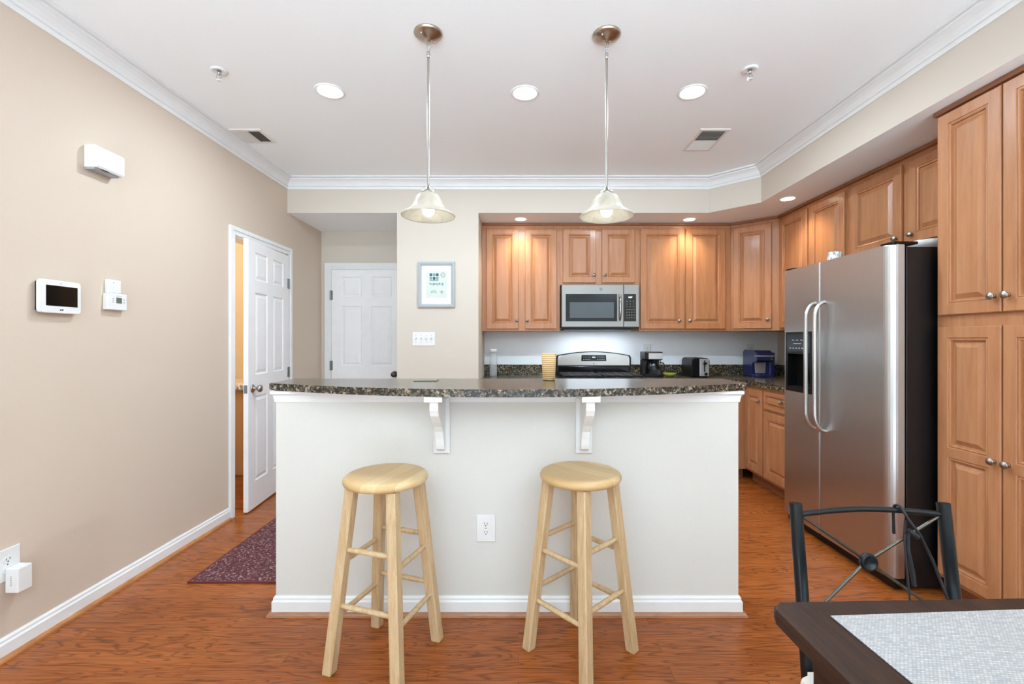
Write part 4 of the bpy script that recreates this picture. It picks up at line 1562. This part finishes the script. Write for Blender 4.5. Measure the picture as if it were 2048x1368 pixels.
# ------------------------------------------------------------------ bar stools
def stool(loc, rz, label):
    r = thing('bar_stool', label, 'stool', loc, rz, 'round wooden bar stools')
    R = 0.166
    prof = [(0, 0.700), (R - 0.016, 0.700), (R - 0.005, 0.704), (R, 0.712), (R, 0.720), (R - 0.004, 0.728), (R - 0.012, 0.7335), (R - 0.03, 0.735), (0.08, 0.7325), (0, 0.732)]
    MB().lathe(prof, (0, 0, 0), (0, 0, 1), 56).build('seat', 'stool_seat', r, local=True)
    at, ab = 0.092, 0.150
    zt = 0.6995
    hs = 0.0205
    ch_ = 0.004
    for sx_ in (-1, 1):
        for sy_ in (-1, 1):
            mb = MB()
            V = []
            sec_ = [(-hs + ch_, -hs), (hs - ch_, -hs), (hs, -hs + ch_), (hs, hs - ch_), (hs - ch_, hs), (-hs + ch_, hs), (-hs, hs - ch_), (-hs, -hs + ch_)]
            for z, a, k in ((0.0, ab, 0.90), (0.004, ab * 0.998, 1.0), (zt, at, 1.0)):
                for p in sec_:
                    V.append((sx_ * a + p[0] * k, sy_ * a + p[1] * k, z))
            Fc = [list(range(8))[::-1], list(range(16, 24))]
            for q_ in range(2):
                for k in range(8):
                    l = (k + 1) % 8
                    Fc.append((q_ * 8 + k, q_ * 8 + l, q_ * 8 + 8 + l, q_ * 8 + 8 + k))
            mb.add(V, Fc)
            mb.build('leg', 'stool_leg', r, local=True)
    pos = lambda z: ab + (at - ab) * z / zt
    for zs in ((0.462, 0.252), (0.412, 0.207)):
        pass
    for z in (0.462, 0.252):
        a = pos(z)
        for s_ in (-1, 1):
            pts = [(-a + 0.016, s_ * a, z), (-a * 0.5, s_ * a, z), (a * 0.5, s_ * a, z), (a - 0.016, s_ * a, z)]
            MB().tube(pts, [0.0088, 0.0105, 0.0105, 0.0088], 12).build('rung', 'stool_leg', r, local=True)
    for z in (0.412, 0.206):
        a = pos(z)
        for s_ in (-1, 1):
            pts = [(s_ * a, -a + 0.016, z), (s_ * a, -a * 0.5, z), (s_ * a, a * 0.5, z), (s_ * a, a - 0.016, z)]
            MB().tube(pts, [0.0088, 0.0105, 0.0105, 0.0088], 12).build('rung', 'stool_leg', r, local=True)
    return r


s0 = stool((-0.534, 1.816, 0), math.radians(-18), 'left round wooden bar stool in front of the white bar wall')
dup(s0, (0.254, 1.850, 0), 'right round wooden bar stool, nearer the dining table', math.radians(43))

# ------------------------------------------------------------------ pendant lamps
def pendant(x, y, label):
    r = thing('pendant_lamp', label, 'pendant light', (x, y, ZC), 0, 'pendant lamps over the bar')
    z = lambda h: ZC - h
    mb = MB().lathe([(0, -0.0003), (0.066, -0.0003), (0.067, -0.005), (0.060, -0.013), (0.042, -0.022), (0.022, -0.030), (0.012, -0.034), (0.009, -0.042), (0, -0.043)], (x, y, ZC), (0, 0, 1), 40)
    cn = mb.build('canopy', 'nickel_dark', r)
    for a in (0.9, 0.9 + PI):
        sx_, sy_ = x + 0.042 * math.cos(a), y + 0.042 * math.sin(a)
        MB().sphere((sx_, sy_, z(0.023)), 0.005, 10, 6).build('screw', 'chrome', cn)
    def link(zc, ry, horiz, name):
        mb = MB()
        pts = []
        for k in range(16):
            a = 2 * PI * k / 16
            u, v = 0.0085 * math.cos(a), ry * math.sin(a)
            pts.append((x + (u if horiz else 0), y + (0 if horiz else u), zc + v))
        mb.tube(pts, 0.0022, 8, closed=True).build(name, 'chrome', r)
    link(z(0.054), 0.014, True, 'chain_link')
    link(z(0.077), 0.014, False, 'chain_link')
    MB().lathe([(0, 0.012), (0.006, 0.012), (0.009, 0.004), (0.009, -0.010), (0.0065, -0.020), (0, -0.020)], (x, y, z(0.098)), (0, 0, 1), 16).build('swivel', 'chrome', r)
    MB().cyl((x, y, z(0.115)), (x, y, z(0.722)), 0.0058, n=14).build('rod', 'nickel', r)
    MB().lathe([(0, 0.004), (0.007, 0.004), (0.011, -0.004), (0.013, -0.014), (0.030, -0.022), (0.032, -0.028), (0.032, -0.042), (0.028, -0.046), (0, -0.046)], (x, y, z(0.720)), (0, 0, 1), 28).build('shade_holder', 'nickel', r)
    zt = ZC - 0.752
    outer = [(0.030, 0.0), (0.044, -0.006), (0.056, -0.018), (0.066, -0.036), (0.075, -0.056), (0.086, -0.074), (0.103, -0.088), (0.120, -0.097), (0.126, -0.104), (0.124, -0.109)]
    inner = [(0.119, -0.107), (0.100, -0.094), (0.082, -0.080), (0.071, -0.060), (0.062, -0.040), (0.052, -0.022), (0.042, -0.011), (0.030, -0.005)]
    MB().lathe(outer + inner, (x, y, zt), (0, 0, 1), 48, closed=True).build('lamp_shade', 'alabaster', r)
    mb = MB().lathe([(0, -0.018), (0.014, -0.020), (0.016, -0.038), (0.024, -0.058), (0.030, -0.078), (0.026, -0.096), (0.014, -0.107), (0, -0.110)], (x, y, zt), (0, 0, 1), 24)
    mb.build('bulb', 'bulb_glow', r)
    return r


PD = [(-0.423, 2.11), (0.415, 2.12)]
p0 = pendant(*PD[0], 'left pendant lamp with an alabaster bell shade, in front of the beige column')
dup(p0, (PD[1][0], PD[1][1], ZC), 'right pendant lamp with an alabaster bell shade, in front of the microwave')
for x, y in PD:
    lamp('pendant_glow', 'POINT', (x, y, ZC - 0.752 - 0.128), 0.15, (1.0, 0.93, 0.82), shadow_soft_size=0.03)

# ------------------------------------------------------------------ recessed lights
def recessed(x, y, z, r_, lens, label):
    o = thing('recessed_light', label, 'recessed light', (x, y, z), 0, 'recessed ceiling lights')
    mb = MB().lathe([(r_ * 0.80, -0.001), (r_ * 0.80, -0.004), (r_ * 0.96, -0.006), (r_, -0.003), (r_, -0.0003), (r_ * 0.80, -0.0003)], (x, y, z), (0, 0, 1), 40)
    mb.build('trim_ring', 'trim_white', o)
    mb = MB().lathe([(0, -0.0030), (r_ * 0.79, -0.0020), (r_ * 0.79, -0.0006), (0, -0.0006)], (x, y, z), (0, 0, 1), 36)
    tag(mb.build('lens', lens, o), 'glowing white lens')
    return o


WARM = (0.98, 0.83, 0.64)
COOL = (0.74, 0.89, 1.0)
for x, y, lb in ((-1.09, 2.60, 'leftmost recessed ceiling light, left of both pendant lamps'), (0.038, 2.62, 'middle recessed ceiling light between the two pendant rods'),
                 (1.008, 2.61, 'rightmost recessed light on the high ceiling, beside the right sprinkler')):
    recessed(x, y, ZC, 0.083, 'lens_white', lb)
    lamp('recessed_glow', 'AREA', (x, y, ZC - 0.012), 19, COOL, shape='DISK', size=0.14)
for x, y, lb in ((0.019, 4.205, 'small recessed soffit light above the cabinet left of the microwave'), (1.600, 4.215, 'small recessed soffit light above the cabinet right of the microwave'),
                 (2.154, 3.60, 'small recessed soffit light near the refrigerator')):
    recessed(x, y, ZS, 0.064, 'lens_warm', lb)
    lamp('soffit_glow', 'SPOT', (x, y, ZS - 0.02), 20, WARM, spot_size=math.radians(125), spot_blend=0.8, shadow_soft_size=0.05)
# same fixtures on the living side of the room, out of the frame
for x, y, lb in ((-1.0, 0.75, 'recessed light over the living side, beyond the picture on the left'), (0.95, 0.75, 'recessed light over the dining table, above the picture')):
    recessed(x, y, ZC, 0.083, 'lens_white', lb)
    lamp('recessed_glow', 'SPOT', (x, y, ZC - 0.02), 9, COOL, spot_size=math.radians(140), spot_blend=0.9, shadow_soft_size=0.07)

# ------------------------------------------------------------------ sprinklers and vents
def sprinkler(x, y, label):
    r = thing('fire_sprinkler', label, 'sprinkler', (x, y, ZC), 0, 'ceiling fire sprinklers')
    MB().lathe([(0, -0.0003), (0.040, -0.0003), (0.041, -0.004), (0.034, -0.009), (0.022, -0.009), (0.018, -0.004), (0, -0.004)], (x, y, ZC), (0, 0, 1), 32).build('escutcheon', 'plastic_white', r)
    mb = MB().lathe([(0, -0.004), (0.011, -0.004), (0.011, -0.022), (0.007, -0.026), (0, -0.026)], (x, y, ZC), (0, 0, 1), 16)
    mb.build('sprinkler_body', 'chrome', r)
    mb = MB()
    for s in (-1, 1):
        mb.tube([(x + 0.009 * s, y, ZC - 0.024), (x + 0.013 * s, y, ZC - 0.036), (x + 0.004 * s, y, ZC - 0.052)], 0.0022, 8)
    mb.tube([(x, y, ZC - 0.026), (x, y, ZC - 0.052)], 0.002, 8)
    mb.build('frame_arms', 'chrome', r)
    MB().lathe([(0, -0.052), (0.014, -0.0525), (0.014, -0.0545), (0, -0.055)], (x, y, ZC), (0, 0, 1), 20).build('deflector', 'plastic_white', r)
    return r


sk = sprinkler(-1.597, 2.40, 'left ceiling fire sprinkler, near the left crown moulding')
dup(sk, (1.229, 2.39, ZC), 'right ceiling fire sprinkler, beyond the right pendant lamp')


def vent(x0, x1, y0, y1, label):
    cx, cy = (x0 + x1) / 2, (y0 + y1) / 2
    r = thing('air_vent', label, 'air vent', (cx, cy, ZC), 0, 'ceiling air vents')
    MB().box(x0 + 0.012, x1 - 0.012, y0 + 0.012, y1 - 0.012, ZC - 0.003, ZC - 0.0003).build('duct_opening', 'vent_dark', r)
    b = 0.024
    mb = MB()
    bm = bmesh.new()
    prev = None
    for ins, dz in ((0, -0.0004), (0.004, -0.007), (b, -0.009), (b, -0.0035)):
        cur = [bm.verts.new((a, c, ZC + dz)) for a, c in ((x0 + ins, y0 + ins), (x1 - ins, y0 + ins), (x1 - ins, y1 - ins), (x0 + ins, y1 - ins))]
        if prev:
            for i in range(4):
                j = (i + 1) % 4
                bm.faces.new((prev[i], prev[j], cur[j], cur[i]))
        prev = cur
    mb.from_bm(bm)
    mb.build('vent_frame', 'vent_white', r)
    for dirn, (ya, yb_) in ((1, (y0 + b, cy)), (-1, (cy, y1 - b))):
        mb = MB()
        k = int((yb_ - ya) / 0.0125)
        for i in range(k):
            yy = ya + 0.006 + 0.0125 * i
            mb.add([(x0 + b, yy - 0.004 * dirn, ZC - 0.0095), (x1 - b, yy - 0.004 * dirn, ZC - 0.0095), (x1 - b, yy + 0.004 * dirn, ZC - 0.0035), (x0 + b, yy + 0.004 * dirn, ZC - 0.0035),
                    (x0 + b, yy - 0.004 * dirn + 0.001, ZC - 0.0095), (x1 - b, yy - 0.004 * dirn + 0.001, ZC - 0.0095), (x1 - b, yy + 0.004 * dirn + 0.001, ZC - 0.0035), (x0 + b, yy + 0.004 * dirn + 0.001, ZC - 0.0035)],
                   [(0, 1, 2, 3), (4, 7, 6, 5), (0, 4, 5, 1), (3, 2, 6, 7), (0, 3, 7, 4), (1, 5, 6, 2)])
        mb.build('louvres', 'vent_white', r)
    MB().box(x0 + b, x1 - b, cy - 0.003, cy + 0.003, ZC - 0.0098, ZC - 0.0035).build('divider', 'vent_white', r)
    return r


vent(1.236, 1.448, 3.058, 3.412, 'rectangular ceiling vent at right, near the diagonal corner of the soffit')


def vent_side(x0, x1, y0, y1, label):
    """same register turned a quarter, louvres running along Y"""
    r = vent(-(y1 - y0) / 2, (y1 - y0) / 2, -(x1 - x0) / 2, (x1 - x0) / 2, label)
    return r


v2 = vent_side(-1.972, -1.752, 3.062, 3.278, 'square ceiling vent at left, touching the left crown moulding')
v2.location = (-1.866, 3.170, ZC)
v2.rotation_euler = (0, 0, -PI / 2)

# ------------------------------------------------------------------ rug
rg_ = thing('runner_rug', 'maroon flecked woven runner rug on the floor left of the bar', 'rug', (-1.38, 3.2, 0))
MB().box(-1.722, -1.04, 2.360, 4.02, 0.0006, 0.009, 0.002).build('pile', 'rug_weave', rg_)
mb = MB()
for a, b, c, d in ((-1.732, -1.0295, 2.350, 2.3605), (-1.732, -1.0295, 4.0195, 4.030), (-1.732, -1.7215, 2.3605, 4.0195), (-1.0405, -1.0295, 2.3605, 4.0195)):
    mb.box(a, b, c, d, 0.0006, 0.010, 0.002)
tag(mb.build('binding', 'rug_binding', rg_), 'maroon edge binding')

# ------------------------------------------------------------------ dining table, mat, chair
tang = math.radians(1.6)
tb_ = thing('dining_table', 'dark espresso wood dining table in the right foreground corner', 'table', (0.497, 0.893, 0), tang)
def rr(x0, x1, y0, y1, r, n=6):
    p = []
    for cx, cy, a0 in ((x1 - r, y1 - r, 0), (x0 + r, y1 - r, 90), (x0 + r, y0 + r, 180), (x1 - r, y0 + r, 270)):
        for k in range(n + 1):
            a = math.radians(a0 + 90 * k / n)
            p.append((cx + r * math.cos(a), cy + r * math.sin(a)))
    return p
TW, TLn = 0.74, 1.25
MB().prism(rr(0, TW, -TLn, 0, 0.022), XY, 0.722, 0.750, 0.007, 3).build('tabletop', 'espresso', tb_, local=True)
for x, y in ((0.052, -0.052), (TW - 0.112, -0.052), (0.052, -TLn + 0.112), (TW - 0.112, -TLn + 0.112)):
    MB().box(x, x + 0.06, y - 0.06, y, 0.0, 0.7215, 0.004).build('leg', 'espresso', tb_, local=True)
for a, b, c, d in ((0.1125, TW - 0.1125, -0.085, -0.065), (0.1125, TW - 0.1125, -TLn + 0.065, -TLn + 0.085), (0.065, 0.085, -TLn + 0.1125, -0.1125), (TW - 0.085, TW - 0.065, -TLn + 0.1125, -0.1125)):
    MB().box(a, b, c, d, 0.640, 0.7215).build('apron', 'espresso', tb_, local=True)

pm = MB().box(0, 0.45, -0.33, 0, 0, 0.0022, 0.0008)
o = pm.build('placemat', 'placemat_weave', origin=(0, 0, 0))
o.location = (0.587, 0.847, 0.7503)
o.rotation_euler = (0, 0, math.radians(3.0))
tag(o, 'grey and white woven placemat on the dark dining table', 'placemat')

dc = thing('dining_chair', 'black metal framed dining chair with crossed back rods behind the table', 'chair', (0.86, 0.93, 0))
CXL, CXR = 0.678, 1.040
ypost = lambda z: 1.050 + (z - 0.45) * 0.123 if z >= 0.45 else 1.050 + (0.45 - z) * 0.10
for x in (CXL, CXR):
    MB().tube([(x, ypost(z), z) for z in (0.0, 0.2, 0.42, 0.46, 0.60, 0.75, 0.872)], 0.0142, 18).build('back_post', 'black_metal', dc)
mb = MB()
pts = []
for k in range(13):
    t_ = k / 12
    pts.append((CXL + 0.010 + (CXR - CXL - 0.020) * t_, ypost(0.845) + 0.012 * math.sin(PI * t_), 0.846 + 0.008 * math.sin(PI * t_)))
mb.tube(pts, 0.0068, 12).build('top_rail', 'black_metal', dc)
mb = MB().tube([(CXL + 0.01, ypost(0.60), 0.615), (CXR - 0.01, ypost(0.60), 0.615)], 0.0068, 12).build('lower_rail', 'black_metal', dc)
cz = 0.738
cxm = 0.8405
for (xa_, za_), (xb_, zb_) in (((CXL + 0.016, 0.840), (CXR - 0.035, 0.621)), ((CXR - 0.016, 0.840), (CXL + 0.026, 0.621))):
    pts = []
    for k in range(11):
        t_ = k / 10
        if t_ <= 0.5:
            s_ = t_ * 2
            x, z = xa_ + (cxm - xa_) * s_, za_ + (cz - za_) * s_
        else:
            s_ = t_ * 2 - 1
            x, z = cxm + (xb_ - cxm) * s_, cz + (zb_ - cz) * s_
        pts.append((x, ypost(z), z))
    tag(MB().tube(pts, 0.0036, 10).build('cross_rod', 'rod_metal', dc), 'thin bronze rod')
MB().lathe([(0, -0.008), (0.017, -0.008), (0.0205, -0.003), (0.0205, 0.004), (0.018, 0.008), (0.0145, 0.0085), (0.013, 0.005), (0, 0.004)], (cxm, ypost(cz) - 0.004, cz), (0, -1, 0.12), 28).build('medallion', 'black_metal', dc)
mb = MB()
st = rr(0.634, 1.084, 0.62, 1.034, 0.03)
mb.prism(st, XY, 0.455, 0.508, 0.016, 3, smooth=False).build('seat', 'cushion_cream', dc)
mb = MB()
mb.tube([(p[0], p[1], 0.445) for p in rr(0.676, 1.042, 0.66, 1.050, 0.03)], 0.009, 10, closed=True).build('seat_frame', 'black_metal', dc)
for x in (0.69, 1.028):
    MB().tube([(x, 0.672, 0.445), (x, 0.665, 0.0)], 0.0125, 14).build('front_leg', 'black_metal', dc)

mb = MB()
ry = ypost(0.845)
zz = 0.848
sx0 = 0.934
mb.tube([(sx0 + 0.004, ry + 0.026, zz - 0.06), (sx0, ry + 0.023, zz + 0.0), (sx0, ry + 0.018, zz + 0.013), (sx0, ry + 0.009, zz + 0.0175), (sx0 + 0.001, ry - 0.001, zz + 0.0135), (sx0 + 0.002, ry - 0.007, zz + 0.004), (sx0 + 0.006, ry - 0.014, zz - 0.01),
         (sx0 + 0.030, ry - 0.018, zz - 0.045), (sx0 + 0.055, ry - 0.022, zz - 0.10), (sx0 + 0.085, ry - 0.030, zz - 0.19)], 0.0035, 8)
mb.tube([(sx0 + 0.002, ry - 0.018, zz - 0.034), (sx0 + 0.010, ry - 0.019, zz - 0.040), (sx0 + 0.024, ry - 0.018, zz - 0.050)], 0.0065, 8)
mb.tube([(sx0 + 0.002, ry - 0.018, zz - 0.034), (sx0 - 0.002, ry - 0.020, zz - 0.08), (sx0 + 0.008, ry - 0.022, zz - 0.13), (sx0 + 0.012, ry - 0.024, zz - 0.165)], [0.003, 0.0055, 0.0055, 0.004], 8)
mb.tube([(sx0 - 0.004, ry - 0.016, zz - 0.010), (sx0 - 0.008, ry - 0.018, zz - 0.05), (sx0 - 0.012, ry - 0.030, zz - 0.12), (sx0 - 0.012, ry - 0.040, zz - 0.20)], 0.0022, 8)
tag(mb.build('cord_strap', 'cord_black'), 'black cord looped over top rail of the dining chair', 'cord')
